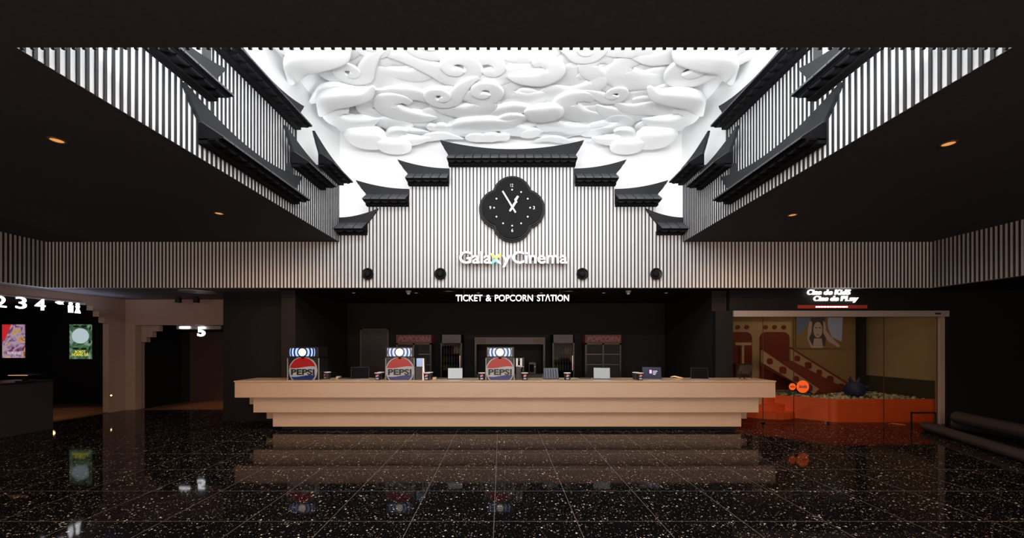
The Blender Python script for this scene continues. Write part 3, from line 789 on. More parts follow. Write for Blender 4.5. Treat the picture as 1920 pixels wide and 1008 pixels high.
tablet(1312, 30, 689.5, 8.16, -.28, 'screenoff', 'black-screened tablet near the right end of the counter')
# customer display seen from behind at the right end
x, y = wx(1394, 8.25), 8.25
r = empty('rear_facing_monitor', (x, y, ZTOP), 'small monitor seen from behind on a silver stand at the right counter end', 'monitor')
MB().box(x-.13, x+.14, y, y+.02, .10+ZTOP, ZTOP+.30, 'darkmetal', fn=lambda a,b_,c_: (a, b_-(c_-ZTOP-.1)*.55, c_)).build('display_back', parent=r, bevel=.004)
MB().tube([(x-.16,y-.16,ZTOP+.01),(x-.08,y-.05,ZTOP+.19),(x-.02,y-.04,ZTOP+.20)], .009, 'chrome', 8).build('stand_arm', parent=r, smooth=True)
MB().tube([(x-.08,y-.16,ZTOP+.01),(x-.02,y-.06,ZTOP+.17)], .009, 'chrome', 8).build('stand_arm', parent=r, smooth=True)
MB().box(x-.19, x-.03, y-.19, y-.14, ZTOP, ZTOP+.012, 'chrome').build('stand_foot', parent=r)
MB().tube([(x+.08,y-.04,ZTOP+.18),(x+.15,y+.02,ZTOP+.06),(x+.2,y+.03,ZTOP+.01)], .008, 'black', 8).build('cable', parent=r, smooth=True)
# cup dispensers beside the machines
def cupdisp(pa, pb, label, split):
    yf = 8.05; xa, xb = wx(pa, yf), wx(pb, yf)
    r = empty('straw_and_lid_caddy', ((xa+xb)/2, yf+.1, ZTOP), label, 'caddy')
    zt = wz(687, yf); z1 = wz(671.5, yf)
    MB().box(xa, xa+(xb-xa)*.72, yf, yf+.2, ZTOP, zt, 'black').build('box', parent=r, bevel=.004)
    if not split:
        MB().box(xa+.02, xa+(xb-xa)*.8, yf+.02, yf+.16, zt, z1, 'bluecup').build('blue_cover', parent=r, bevel=.004)
        MB().prism([(xa+(xb-xa)*.74,ZTOP),(xb,ZTOP),(xa+(xb-xa)*.92,z1),(xa+(xb-xa)*.76,z1)], yf+.02, yf+.2, 'y', 'metal').build('steel_side', parent=r)
    else:
        for a, b_ in ((0,.32),(.68,1)): MB().box(xa+(xb-xa)*a, xa+(xb-xa)*b_, yf+.02, yf+.12, zt-.01, z1, 'whiteplastic').build('white_prong', parent=r)
        MB().box(xa+(xb-xa)*.2, xa+(xb-xa)*.8, yf+.02, yf+.12, zt-.03, zt+.02, 'whiteplastic').build('tray', parent=r)
        MB().box(xa+(xb-xa)*.72, xb-.02, yf+.02, yf+.18, ZTOP, zt-.03, 'black').build('side_box', parent=r)
cupdisp(778.5, 796, 'black and steel caddy with a blue cover right of the middle dispenser', False)
cupdisp(967.5, 979, 'black caddy with two white prongs right of the central dispenser', True)
# pin pads and small things
for px, l in ((646, 'flat black card pad left of the first tablet'), (829, 'flat black card pad left of the pale silvery tablet'), (1097, 'flat black card pad left of the plain grey tablet')):
    yf = 8.35; x = wx(px, yf)
    r = empty('card_pad', (x, yf, ZTOP), l, 'card reader', 'card pads on the counter')
    MB().box(x-.12, x+.12, yf-.05, yf+.05, ZTOP, ZTOP+.018, 'black').build('pad_body', parent=r, bevel=.004)
    k_ = MB()
    for a in range(6):
        for q in range(3): k_.box(x-.10+a*.034, x-.075+a*.034, yf-.035+q*.025, yf-.018+q*.025, ZTOP+.018, ZTOP+.022, 'darkmetal')
    k_.build('keys', parent=r)
for px, l in ((815, 'small pale wooden block beside the cups right of the middle dispenser'), (635, 'small pale wooden block behind the counter left of the first tablet')):
    yf = 8.2 if px > 700 else 8.4; x = wx(px, yf)
    MBo = MB(); MBo.box(x-.035, x+.035, yf-.05, yf+.05, ZTOP, ZTOP+.045, 'mapletop')
    tag(MBo.build('wooden_block', base=(x, yf, ZTOP), bevel=.004), l, 'block', 'wooden blocks on the counter')
x, y = wx(1268, 8.4), 8.4
MBo = MB(); MBo.tube([(x-.12,y,ZTOP+.03),(x-.04,y,ZTOP+.045),(x+.06,y+.01,ZTOP+.02),(x+.14,y+.02,ZTOP+.012)], [.008,.02,.02,.008], 'warmedge', 8, flat=.6)
tag(MBo.build('yellow_scoop', base=(x,y,ZTOP), smooth=True), 'small yellow scoop lying left of the rightmost black-screened tablet', 'scoop')

# back bar: popcorn cabinets, coolers, kitchen hatch, door
YB = 10.9
def popcorn(pa, pb, label):
    xa, xb = wx(pa, YB), wx(pb, YB); z1 = wz(627, YB); zh = wz(643, YB)
    r = empty('popcorn_cabinet', ((xa+xb)/2, YB+.2, 0), label, 'popcorn machine', 'popcorn cabinets behind the counter')
    MB().box(xa, xb, YB, YB+.45, zh, z1, 'popred').build('header', parent=r, bevel=.006)
    letters('POPCORN', xa+.06, xb-.06, zh+.05, z1-.05, YB-.004, 'poptext', r, .006, .01, .25, name='header_lettering', one=True)
    f_ = MB(); 
    for a in (xa+.0, (xa+xb)/2-.025, xb-.05): f_.box(a, a+.05, YB, YB+.04, .9, zh, 'coolerframe')
    f_.box(xa, xb, YB, YB+.04, zh-.04, zh, 'brownlow'); f_.build('door_frame', parent=r)
    MB().box(xa, xb, YB+.04, YB+.45, .9, zh, 'matblack').build('case', parent=r)
    for k in range(2): MB().box(xa+.05, xb-.05, YB+.01, YB+.035, 1.15+.28*k, 1.165+.28*k, 'darkmetal').build('shelf', parent=r)
    MB().box(xa, xb, YB, YB+.5, 0, .9, 'matblack').build('base_cabinet', parent=r)
popcorn(742.5, 809, 'red-headed popcorn cabinet in the dark behind the middle dispenser')
popcorn(1097, 1165, 'red-headed popcorn cabinet in the dark behind the plain grey tablet')
bot0 = {}
def bottle(x, y, z, m, label, group):
    if m not in bot0:
        o = MB().lathe([(.001,0),(.030,0),(.030,.13),(.012,.17),(.012,.20),(.001,.20)], x, y, z, m, 12).build('drink_bottle', base=(x,y,z), smooth=True)
        bot0[m] = o
    else:
        o = bot0[m].copy(); COL.objects.link(o); o.location = (x,y,z)
    tag(o, label, 'bottle', group)
def cooler(pa, pb, side):
    xa, xb = wx(pa, YB), wx(pb, YB); z1 = wz(627, YB)
    r = empty('drinks_cooler', ((xa+xb)/2, YB+.2, 0), 'upright glass-door drinks cooler behind the counter, %s one of the pair' % side, 'drinks fridge', 'drinks coolers behind the counter')
    c_ = MB(); c_.box(xa, xb, YB+.5, YB+.55, 0, z1, 'matblack'); c_.box(xa, xa+.03, YB+.05, YB+.5, 0, z1, 'coolerframe'); c_.box(xb-.03, xb, YB+.05, YB+.5, 0, z1, 'coolerframe'); c_.box(xa, xb, YB+.05, YB+.5, z1-.2, z1, 'coolerframe'); c_.box(xa, xb, YB+.05, YB+.5, 0, .15, 'matblack')
    c_.build('cabinet', parent=r)
    d = MB()
    for a in (xa, xb-.035): d.box(a, a+.035, YB, YB+.045, .15, z1-.19, 'coolerframe')
    for a in (.15, z1-.225): d.box(xa, xb, YB, YB+.045, a, a+.035, 'coolerframe')
    dr = d.build('door_frame', parent=r)
    MB().box(xa+.03, xb-.03, YB+.018, YB+.024, .18, z1-.22, 'coolerglass').build('door_glass', parent=dr)
    MB().box(xb-.06, xb-.045, YB-.02, YB, 1.0, 1.4, 'metal').build('handle', parent=dr)
    ms = ['bottleyellow','bottlegreen','bottleblue','bottlered']
    for k in range(4):
        z = 1.0+.225*k-.12*(k == 9)
        if z+.2 > z1-.2: continue
        MB().box(xa+.03, xb-.03, YB+.07, YB+.48, z-.015, z, 'coolershelf').build('shelf', parent=r)
        for i in range(7):
            m = ms[(i//2+k) % 4]
            bottle(xa+.075+(xb-xa-.15)*i/6, YB+.13, z, m, {'bottleyellow':'yellow','bottlegreen':'green','bottleblue':'dark','bottlered':'red'}[m]+' drink bottle standing on a shelf of the %s drinks cooler' % side, 'bottles in the %s drinks cooler' % side)
cooler(826, 866, 'left'); cooler(1036, 1077, 'right')
# kitchen hatch with stainless appliances
xa, xb = wx(890, YB), wx(1022, YB)
r = empty('kitchen_hood', ((xa+xb)/2, YB+.2, 0), 'dark framed service hatch with an extractor hood behind the central dispenser', 'extractor hood')
f_ = MB(); f_.box(xa, xb, YB, YB+.4, wz(645,YB), wz(632,YB), 'coolerframe'); f_.build('hood_canopy', parent=r)
hb = MB()
for a, b_ in ((xa, xa+.05), (xb-.05, xb)): hb.box(a, b_, YB, YB+.4, 0, wz(645,YB), 'coolerframe')
struct('trim_7', hb)
for a, b_ in ((891, 911), (1000, 1021)): MB().box(wx(a,YB), wx(b_,YB), YB-.006, YB, wz(643.5,YB), wz(633.5,YB), 'brownlow').build('copper_panel', parent=r)
bc = empty('back_counter', ((xa+xb)/2, YB+.2, 0), 'steel back counter under the extractor hood behind the central dispenser', 'counter')
MB().box(xa+.06, xb-.06, YB+.05, YB+.4, .0, .87, 'darkmetal').build('base_unit', parent=bc)
MB().box(xa+.055, xb-.055, YB+.03, YB+.4, .87, .9, 'steam').build('worktop', parent=bc)
for px, w_, h_, l in ((975, .24, .28, 'small steel oven on the back counter behind the central dispenser'), (998, .20, .20, 'small steel kettle box on the back counter by the striped tablet')):
    x = wx(px, YB+.15)
    o = empty('countertop_oven', (x, YB+.2, .9), l, 'appliance')
    MB().box(x-w_/2, x+w_/2, YB+.08, YB+.34, .9, .9+h_*1.6, 'steam').build('body', parent=o, bevel=.008)
    MB().box(x-w_/2+.02, x+w_/2-.06, YB+.072, YB+.08, .95, .9+h_*1.3, 'screenoff').build('window', parent=o)
    MB().lathe([(.012,0),(.012,-.012)], x+w_/2-.03, YB+.08, 1.1, 'metal', 10, 'y').build('knob', parent=o)
d = MB(); d.box(wx(680,11.35), wx(727,11.35), 11.33, 11.4, 0, wz(618,11.35), 'doorgrey'); struct('door_1', d)
d2 = MB(); d2.box(wx(676,11.35), wx(680,11.35), 11.3, 11.4, 0, wz(616,11.35), 'brownlow'); d2.box(wx(727,11.35), wx(730,11.35), 11.3, 11.4, 0, wz(616,11.35), 'brownlow'); d2.box(wx(676,11.35), wx(730,11.35), 11.3, 11.4, wz(618,11.35), wz(616,11.35), 'brownlow'); struct('trim_2', d2)

# ------------------------------------------------------------------ left side: portals
XWL = -10.0; YP = 10.45
zo = wz(609, YP)
b = MB()
xo0, xo1 = wx(253.5, YP), wx(487, YP); xe = wx(498, YP)
b.box(XWL, xo0, YP, YP+.18, 0, ZL, 'taupe'); b.box(xo1, xe, YP, YP+.18, 0, ZL, 'taupe'); b.box(xo0, xo1, YP, YP+.18, zo, ZL, 'taupe')
struct('wall_back_left', b)
YQ = YP+.18
def zq(p): return wz(p, YQ)
b = MB()
lsteps = [(263.5, 641), (274.5, 631.6), (286, 620.6), (298, 610)]
rsteps = [(482, 641), (473, 631.6), (462, 620.6), (451, 610)]
ply = [(xo0-.1, 0), (wx(263.5,YQ), 0), (wx(263.5,YQ), zq(641))]
for i in range(3): ply += [(wx(lsteps[i+1][0],YQ), zq(lsteps[i][1])), (wx(lsteps[i+1][0],YQ), zq(lsteps[i+1][1]))]
ply += [(wx(298,YQ), zo+.1), (xo0-.1, zo+.1)]
b.prism(ply, YQ, YQ+.12, 'y', 'taupe')
ply = [(xo1+.1, 0), (wx(482,YQ), 0), (wx(482,YQ), zq(641))]
for i in range(3): ply += [(wx(rsteps[i+1][0],YQ), zq(rsteps[i][1])), (wx(rsteps[i+1][0],YQ), zq(rsteps[i+1][1]))]
ply += [(wx(451,YQ), zo+.1), (xo1+.1, zo+.1)]
b.prism(ply, YQ, YQ+.12, 'y', 'taupe')
struct('trim_3', b)
b = MB(); b.box(XWL, -6.3, 12.1, 12.2, 0, ZL, 'blackwall'); b.box(-6.5, -6.3, YQ+.12, 12.1, 0, ZL, 'blackwall'); b.box(-10.0, -9.9, YQ+.12, 12.1, 0, ZL, 'blackwall')
struct('wall_portal_inner', b)
# screen 5 door
yd = 12.06
d = MB(); d.box(wx(356,yd), wx(423,yd), yd, yd+.04, 0, wz(622,yd), 'doorbrown'); dd = struct('door_2', d)
MB().box(wx(360,yd), wx(370,yd), yd-.05, yd-.035, wz(694,yd), wz(692,yd), 'metal').build('door_handle', parent=dd)
hg = MB()
for q in (642, 716, 726, 736): hg.box(wx(423,yd), wx(424.5,yd), yd-.01, yd, wz(q+3,yd), wz(q,yd), 'metal')
hg.build('hinge', parent=dd)
y5 = 10.80
s5 = empty('screen_number_sign', (wx(372,y5), y5, 2.1), 'lit number 5 sign with small exit light over the portal door', 'sign')
MB().box(wx(331,y5), wx(414,y5), y5, y5+.05, wz(617,y5), wz(610.5,y5), 'header').build('sign_bar', parent=s5)
MB().box(wx(338,y5), wx(356.5,y5), y5-.03, y5, wz(615.5,y5), wz(612,y5), 'signcool').build('exit_light', parent=s5)
letters('5', wx(372.5,y5), wx(386.5,y5), wz(630,y5), wz(612.5,y5), y5-.02, 'signcool', s5, .03, .03, name='number')
for q in (332, 412): MB().box(wx(q,y5)-.01, wx(q,y5)+.01, y5+.01, y5+.03, wz(610.5,y5), ZL, 'darkmetal').build('hanger_rod', parent=s5)
# left wall with wide stepped opening
def yl(px): return -XWL*F_PX/(CX-px)
def zl(px, py): return EY+(CY-py)/F_PX*yl(px)
b = MB()
zh = zl(153, 566)
lst = [(160, 571), (174, 581.5), (185.5, 593), (196, 605), (204, 616)]
pl = [(5.0, ZL), (5.0, zh), (yl(160), zh)]
zs = [zh] + [zl(p, q) for p, q in lst]
for i in range(5):
    yy = yl(lst[i][0]); pl += [(yy, zs[i+0]), (yy, zs[i+1])] if i else [(yy, zs[1])]
pl = [(5.0, ZL), (5.0, zh)]
prev = zh
for (p, q) in lst:
    pl.append((yl(p), prev)); prev = zl(p, q); pl.append((yl(p), prev))
pl[-1] = (yl(204), 0); pl += [(YP+.18, 0), (YP+.18, ZL)]
b.prism(pl, XWL-.15, XWL, 'x', 'taupe')
struct('wall_left', b)
b = MB(); b.box(-10.15, -10.0, -4.5, 5.0, 0, ZL, 'blackwall'); struct('wall_left_near', b)
b = MB(); b.box(-15, XWL, 11.5, 11.6, 0, ZL, 'blackwall'); struct('wall_back_corridor', b)
b = MB(); b.box(-15.1, -15, -4.5, 11.6, 0, ZL, 'blackwall'); struct('wall_left_corridor', b)
# numbers 2 3 4, arrow, toilet figures, mounted in the opening
nb = empty('screen_number_sign', (XWL, yl(80), zh), 'row of lit signs 2 3 4, arrow and toilet figures in the left opening', 'sign')
XN = XWL+.03
def lft(ch, pa, pb, p0, p1, off=.0, nm='number'):
    pm = (pa+pb)/2; ya, yb = yl(pa), yl(pb); z0, z1 = zl(pm, p1), zl(pm, p0)
    g = text_into(ch, 0, 1, z0, z1, 0, .03, off)
    for _, v, f in g:
        vv = [(XN-y, ya+(yb-ya)*x, z) for x, y, z in v]
        MB().add(vv, f, 'signcool').build(nm, parent=nb, recalc=False)
lft('2', -13, 7, 555, 575.5); lft('3', 26, 45, 557, 578); lft('4', 62, 80.5, 560.5, 581)
MB().prism([(yl(a), zl(a, q)) for a, q in ((101,565.5),(108,564.5),(108,566),(115,565.5),(112,568),(115,570.5),(107,570),(101,566.8))], XN, XN+.03, 'x', 'signcool').build('arrow', parent=nb)
for c_, top, kind in ((128.8, 566.5, 0), (142, 568, 1)):
    yy = yl(c_); zt = zl(c_, top)
    f_ = MB(); f_.lathe([(.001,0),(.030,0),(.030,.03),(.001,.03)], XN, yy, zt-.03, 'signcool', 16, 'x')
    if kind == 0: f_.prism([(yy-.045,zt-.07),(yy+.045,zt-.07),(yy+.04,zt-.23),(yy-.04,zt-.23)], XN, XN+.03, 'x', 'signcool')
    else: f_.prism([(yy-.04,zt-.07),(yy+.04,zt-.07),(yy+.018,zt-.13),(yy+.055,zt-.23),(yy-.055,zt-.23),(yy-.018,zt-.13)], XN, XN+.03, 'x', 'signcool')
    f_.build('toilet_figure', parent=nb)
MB().box(XWL+.0, XWL+.05, yl(-20), yl(153), zh-.03, zh-.005, 'header').build('mounting_rail', parent=nb)
lamp('number_sign_glow', 'AREA', (XWL+.45, 9.0, 2.45), 2.0, (.75,.8,1), .3, 1.6, rot=(PI,0,0))
# posters
yp = 11.44
def poster(pa, pb, q0, q1, label):
    r = empty('lit_movie_poster', (wx((pa+pb)/2,yp), yp, wz(q1,yp)), label, 'poster', 'lit posters on the corridor wall')
    MB().box(wx(pa-1.5,yp), wx(pb+1.5,yp), yp, yp+.06, wz(q1+1.5,yp), wz(q0-1.5,yp), 'black').build('poster_frame', parent=r)
    return r
def postmat(name, kind):
    m = bpy.data.materials.new(name); m.use_nodes = True; nt = m.node_tree; N = nt.nodes; L = nt.links
    b_ = N['Principled BSDF']; b_.inputs['Roughness'].default_value = .3; b_.inputs['Base Color'].default_value = (.02,.02,.02,1)
    tc = N.new('ShaderNodeTexCoord'); n = N.new('ShaderNodeTexNoise'); n.inputs['Scale'].default_value = 6 if kind else 5; n.inputs['Detail'].default_value = 4; n.inputs['Distortion'].default_value = 1.2
    L.new(tc.outputs['Object'], n.inputs['Vector']); cr = N.new('ShaderNodeValToRGB'); L.new(n.outputs[0], cr.inputs[0])
    e = cr.color_ramp.elements
    cs = [(.30,(.10,.01,.05)),(.42,(.35,.12,.25)),(.52,(.5,.40,.6)),(.60,(.75,.42,.10)),(.72,(.3,.03,.04))] if kind == 0 else [(.30,(.015,.05,.03)),(.45,(.05,.14,.06)),(.55,(.12,.25,.12)),(.65,(.35,.48,.45)),(.8,(.05,.10,.06))]
    e[0].position = cs[0][0]; e[0].color = (*cs[0][1],1); e[1].position = cs[-1][0]; e[1].color = (*cs[-1][1],1)
    for p, q in cs[1:-1]: k = e.new(p); k.color = (*q,1)
    L.new(cr.outputs[0], b_.inputs['Emission Color']); b_.inputs['Emission Strength'].default_value = .65
    return m
M['poster_a'] = postmat('poster_art_red', 0); M['poster_b'] = postmat('poster_art_green', 1)
M['posterred'] = mat('poster_red', (.3,.01,.01), .4, emis=(.55,.02,.03), estr=.9)
M['posterpale'] = mat('poster_pale', (.3,.35,.35), .4, emis=(.50,.62,.66), estr=.8)
M['postertitle'] = mat('poster_title_silver', (.5,.5,.5), .4, emis=(.6,.55,.6), estr=.7)
M['posteryellow'] = mat('poster_title_yellow', (.6,.55,.05), .4, emis=(.85,.75,.08), estr=.9)
p1 = poster(5, 47, 608, 670.5, 'lit red and violet film poster, left one in the corridor')
MB().box(wx(5,yp), wx(47,yp), yp-.01, yp, wz(670.5,yp), wz(608,yp), 'poster_a').build('poster_picture', parent=p1)
MB().prism([(wx(5,yp),wz(608,yp)),(wx(22,yp),wz(608,yp)),(wx(14,yp),wz(628,yp)),(wx(5,yp),wz(643,yp))], yp-.014, yp-.01, 'y', 'posterred').build('red_corner', parent=p1)
tb_ = MB()
for k_ in range(7): tb_.box(wx(15+3.6*k_,yp), wx(17.6+3.6*k_,yp), yp-.014, yp-.01, wz(664,yp), wz(658.5+(k_%2),yp), 'postertitle')
tb_.build('title_marks', parent=p1)
MB().box(wx(12,yp), wx(42,yp), yp-.014, yp-.01, wz(669.7,yp), wz(669,yp), 'postertitle').build('credit_line', parent=p1)
p2 = poster(131, 172.5, 608, 672.5, 'lit green film poster with yellow title, right one in the corridor')
MB().box(wx(131,yp), wx(172.5,yp), yp-.01, yp, wz(672.5,yp), wz(608,yp), 'poster_b').build('poster_picture', parent=p2)
for lx, ly, la in ((144,611.5,.1),(158,611.5,.1),(169,615,.9),(168,640,-.5),(143,653,.1),(168,653,.8),(158,653.5,0)):
    MB().prism([(wx(lx,yp)+.09*math.cos(a+la)*(1 if abs(math.sin(a))<.99 else .4), wz(ly,yp)+.035*math.sin(a)+.05*math.cos(a)*math.sin(la)) for a in [2*PI*k/10 for k in range(10)]] if 133 < lx < 166 else [(wx(lx-2,yp),wz(ly+4,yp)),(wx(lx+3,yp),wz(ly+1,yp)),(wx(lx+1,yp),wz(ly-5,yp))], yp-.0135, yp-.0105, 'y', 'ballgreen').build('leaf', parent=p2)
MB().prism([(wx(151.5+16*math.cos(a),yp), wz(630+15*math.sin(a)*(1 if math.sin(a) < 0 else .9),yp)) for a in [2*PI*k/24 for k in range(24)]], yp-.014, yp-.01, 'y', 'posterpale').build('pale_shape', parent=p2)
letters('ROBOT', wx(142,yp), wx(161.5,yp), wz(661.5,yp), wz(656.5,yp), yp-.014, 'posteryellow', p2, .004, .01, name='title_lettering', one=True)
letters('HOANG D\u00c3', wx(136.5,yp), wx(167,yp), wz(667,yp), wz(662,yp), yp-.014, 'posteryellow', p2, .004, .01, name='title_lettering', one=True)
# low step light on the jamb
o = empty('step_light', (XWL+.0, 9.93, .42), 'tiny bright step light low on the left wall beside the opening', 'light')
MB().lathe([(.03,-.0),(.03,.02)], XWL, 10.05, .43, 'darkmetal', 14, 'x').build('bezel', parent=o)
MB().lathe([(.018,.02),(.018,.026)], XWL, 10.05, .43, 'steplight', 14, 'x').build('bulb', parent=o)
lamp('step_glow', 'POINT', (XWL-.6, 9.3, .35), 1.2, (1,.5,.2), .05)
lamp('corridor_floor_glow', 'SPOT', (-11.3, 9.6, 2.6), 60, (1,.5,.22), .05, spot=60)
lamp('portal_floor_glow', 'SPOT', (-7.8, 11.3, 2.3), 70, (1,.5,.22), .05, spot=70, rot=(0,0,0))
# dark check-in desk at far left
dk = empty('ticket_check_desk', (-9.1, 7.6, 0), 'dark ticket-check desk at the left edge of the frame', 'desk')
MB().box(-10.0+.02, wx(100,8.1), 7.0, 8.1, 0, .97, 'matblack').build('desk_body', parent=dk, bevel=.01)
MB().box(-10.0+.02, wx(100,8.1)+.02, 6.98, 8.12, .97, 1.0, 'black').build('desk_top', parent=dk, bevel=.004)
ds = empty('desk_scanner', (wx(46,7.6), 7.6, 1.0), 'flat black scanner with a warm lit front edge on the dark desk', 'scanner')
x = wx(46, 7.6)
MB().box(x-.19, x+.19, 7.5, 7.75, 1.12, 1.135, 'black').build('head', parent=ds, bevel=.003)
MB().box(x-.18, x+.18, 7.493, 7.5, 1.124, 1.134, 'warmedge').build('lit_edge', parent=ds)
MB().box(x-.12, x+.10, 7.55, 7.7, 1.0, 1.02, 'black').build('foot', parent=ds)
MB().box(x-.05, x+.02, 7.6, 7.65, 1.02, 1.12, 'black').build('neck', parent=ds)

# ------------------------------------------------------------------ right side: play shop
YG = 8.69
xa, xb = wx(1370, YG), wx(1766, YG)
zh0, zh1 = wz(594, YG), wz(583, YG)
b = MB(); b.box(4.72, 12, YG-.09, YG+.06, zh1, ZL, 'blackwall'); b.box(4.42, xa, YG-.09, YG+.06, 0, zh1, 'blackwall'); b.box(xb, 12, YG-.09, YG+.06, 0, zh1, 'blackwall')
struct('wall_back_right', b)
b = MB(); b.box(12, 12.1, -4.5, 14, 0, ZL, 'blackwall'); struct('wall_right', b)
b = MB(); b.box(-16, 12, -4.6, -4.5, 0, ZC, 'blackwall'); struct('wall_front', b)
b = MB(); b.box(xa, xb+.02, YG-.13, YG+.04, zh0, zh1, 'header'); b.box(wx(1741,YG), wx(1752,YG), YG-.134, YG-.13, wz(589.8,YG), wz(587,YG), 'black'); struct('trim_4', b)
b = MB(); b.box(wx(1757.5,YG), xb, YG-.06, YG+.04, 0, zh0, 'jamb'); struct('trim_5', b)
gx = [xa, wx(1431,YG), wx(1489,YG), wx(1658,YG), wx(1757.5,YG)]
for i in range(4):
    b = MB(); b.box(gx[i]+.004, gx[i+1]-.004, YG-.005, YG+.005, .01, zh0, 'glass'); o = struct('window_%d' % (i+1), b)
    e_ = MB(); e_.box(gx[i+1]-.012, gx[i+1]-.004, YG-.008, YG+.008, .01, zh0, 'brownlow'); e_.build('glass_edge', parent=o)
MB_ = MB(); MB_.box(wx(1426,YG), wx(1434,YG), YG-.02, YG+.02, 0, .03, 'chrome'); MB_.box(wx(1548,YG), wx(1554,YG), YG-.03, YG+.02, 0, .04, 'chrome')
struct('trim_6', MB_)
def disc_sticker(px, py, r, label, txt):
    x, y, z = at(px, py, YG-.012)
    o = empty('glass_sticker', (x, YG-.006, z), label, 'sticker', 'round stickers on the glass door')
    MB().lathe([(.001,0),(r,0),(r,-.003),(.001,-.003)], x, YG-.006, z, 'orangesticker', 36, 'y').build('disc', parent=o)
    letters(txt, x-r*.6, x+r*.6, z-r*.22, z+r*.28, YG-.0095, 'stickertext', o, .002, .02, .2, name='sticker_lettering', one=True)
disc_sticker(1505.5, 724.5, .135, 'larger round orange sticker reading Kids on the glass door', 'kids')
disc_sticker(1486, 724.5, .075, 'smaller orange sticker left of the larger one on the glass', 'kids')
# sign
ySg = YG-.12
sg = empty('play_shop_sign', (wx(1560,ySg), YG-.09, wz(566,ySg)), 'white lit Cine de Kids, Cine de Play lettering over the glass shop front', 'sign')
for t, a, b_, q0, q1 in (('Cine', 1512, 1540, 542.8, 552.3), ('de', 1543.5, 1560.5, 542.8, 552.3), ('KidS', 1564, 1594, 542.8, 552.3), ('Cine', 1524, 1552.5, 554.6, 564), ('de', 1556, 1572, 554.6, 564), ('PLay', 1575.5, 1608.5, 554.6, 564)):
    letters(t, wx(a,ySg), wx(b_,ySg)-.02, wz(q1,ySg), wz(q0,ySg), ySg, 'signwhite', sg, .03, .012, .18)
st = empty('red_slogan_strip', (wx(1562,ySg), YG-.09, wz(578,ySg)), 'thin dark red strip with small white slogan under the shop sign', 'sign')
MB().box(wx(1497,ySg), wx(1627,ySg), YG-.11, YG-.09, wz(577.8,ySg), wz(571.5,ySg), 'redstrip').build('strip', parent=st)
xx = 1530.0; wr = random.Random(3); lt = MB()
while xx < 1588:
    ww = wr.uniform(2.2, 6.5); lt.box(wx(xx,ySg), wx(min(xx+ww,1590),ySg), YG-.114, YG-.11, wz(576.2,ySg), wz(573.6,ySg), 'signwhite'); xx += ww+1.1
lt.build('slogan_text', parent=st)
# interior shell
b = MB(); b.box(9.42, 9.5, YG+.08, 10.6, .90, 2.95, 'cream'); b.box(9.38, 9.5, YG+.08, 10.6, 0, .90, 'olive'); struct('wall_shop_right', b)
b = MB(); b.box(4.75, 9.5, 10.6, 10.7, 0, 2.95, 'tan'); b.box(9.15, 9.3, 10.45, 10.6, 0, 2.95, 'matblack'); struct('wall_shop_back', b)
b = MB(); b.box(4.72, 9.5, YG+.06, 10.7, 2.95, 3.0, 'matblack'); struct('ceiling_shop', b)
b = MB(); b.box(4.72, 4.76, YG+.06, 10.7, 0, 2.95, 'tan'); struct('wall_shop_left', b)
# orange pit box
pb = empty('ball_pit', (7.4, 9.4, 0), 'orange padded ball pit box behind the shop glass', 'ball pit')
P0 = [(9.36, 8.80), (7.22, 8.80)]
for k in range(7):
    a = -PI/2 - k*PI/2/6*.75; P0.append((7.22+.16*math.cos(a), 8.96+.16*math.sin(a)))
P0 += [(6.35, 9.55), (5.2, 10.2)]
inner = [(x, y+.10) for x, y in P0]
wl = MB(); wl.prism(P0+list(reversed(inner)), .0, .50, 'z', 'orange'); wl.build('front_panel', parent=pb)
MB().prism([(9.36,8.9),(7.25,8.9),(7.1,9.05),(6.35,9.65),(5.3,10.22),(5.3,10.55),(9.14,10.55),(9.14,10.4),(9.36,10.4)], .02, .42, 'z', 'ballgreen').build('pit_filling', parent=pb)
for k in range(3):
    ar = [(6.15-.0*k+(.75-.2*k)*math.cos(t), 9.95+(.85-.2*k)*math.sin(t)) for t in [PI+.2+i*(PI*.85-.2)/10 for i in range(11)]]
    MB().prism(ar+[(6.5,9.75)], .0 if k == 0 else .15*k, .15*(k+1), 'z', 'orange').build('curved_step', parent=pb)
# balls
br = random.Random(5); protos = {}
cnt = 0
y = 8.98; row = 0
while y < 10.35 and cnt < 295:
    x = 9.28 - (row % 2)*.05
    xmin = 7.2-(y-8.98)*1.25
    while x > max(5.9, xmin) and cnt < 295:
        m = br.choice(['ballwhite','ballwhite','ballgrey','ballgreen','ballwhite'])
        z = .455+br.uniform(0,.035); xx_, yy_ = x+br.uniform(-.015,.015), y+br.uniform(-.015,.015)
        if not (9.05 < xx_ and yy_ > 10.3):
            if m not in protos:
                s_ = MB(); s_.lathe([(.043*math.sin(PI*k/10)+1e-4, -.043*math.cos(PI*k/10)) for k in range(11)], xx_, yy_, z, m, 16)
                o = s_.build('pit_ball', base=(xx_,yy_,z), smooth=True, angle=180); protos[m] = o
            else: o = protos[m].copy(); COL.objects.link(o); o.location = (xx_,yy_,z)
            tag(o, {'ballwhite':'white','ballgrey':'grey-green','ballgreen':'dark green'}[m]+' plastic ball lying in the orange ball pit', 'ball', {'ballwhite':'white','ballgrey':'grey-green','ballgreen':'dark green'}[m]+' balls in the ball pit')
            cnt += 1
        x -= .113
    y += .115; row += 1
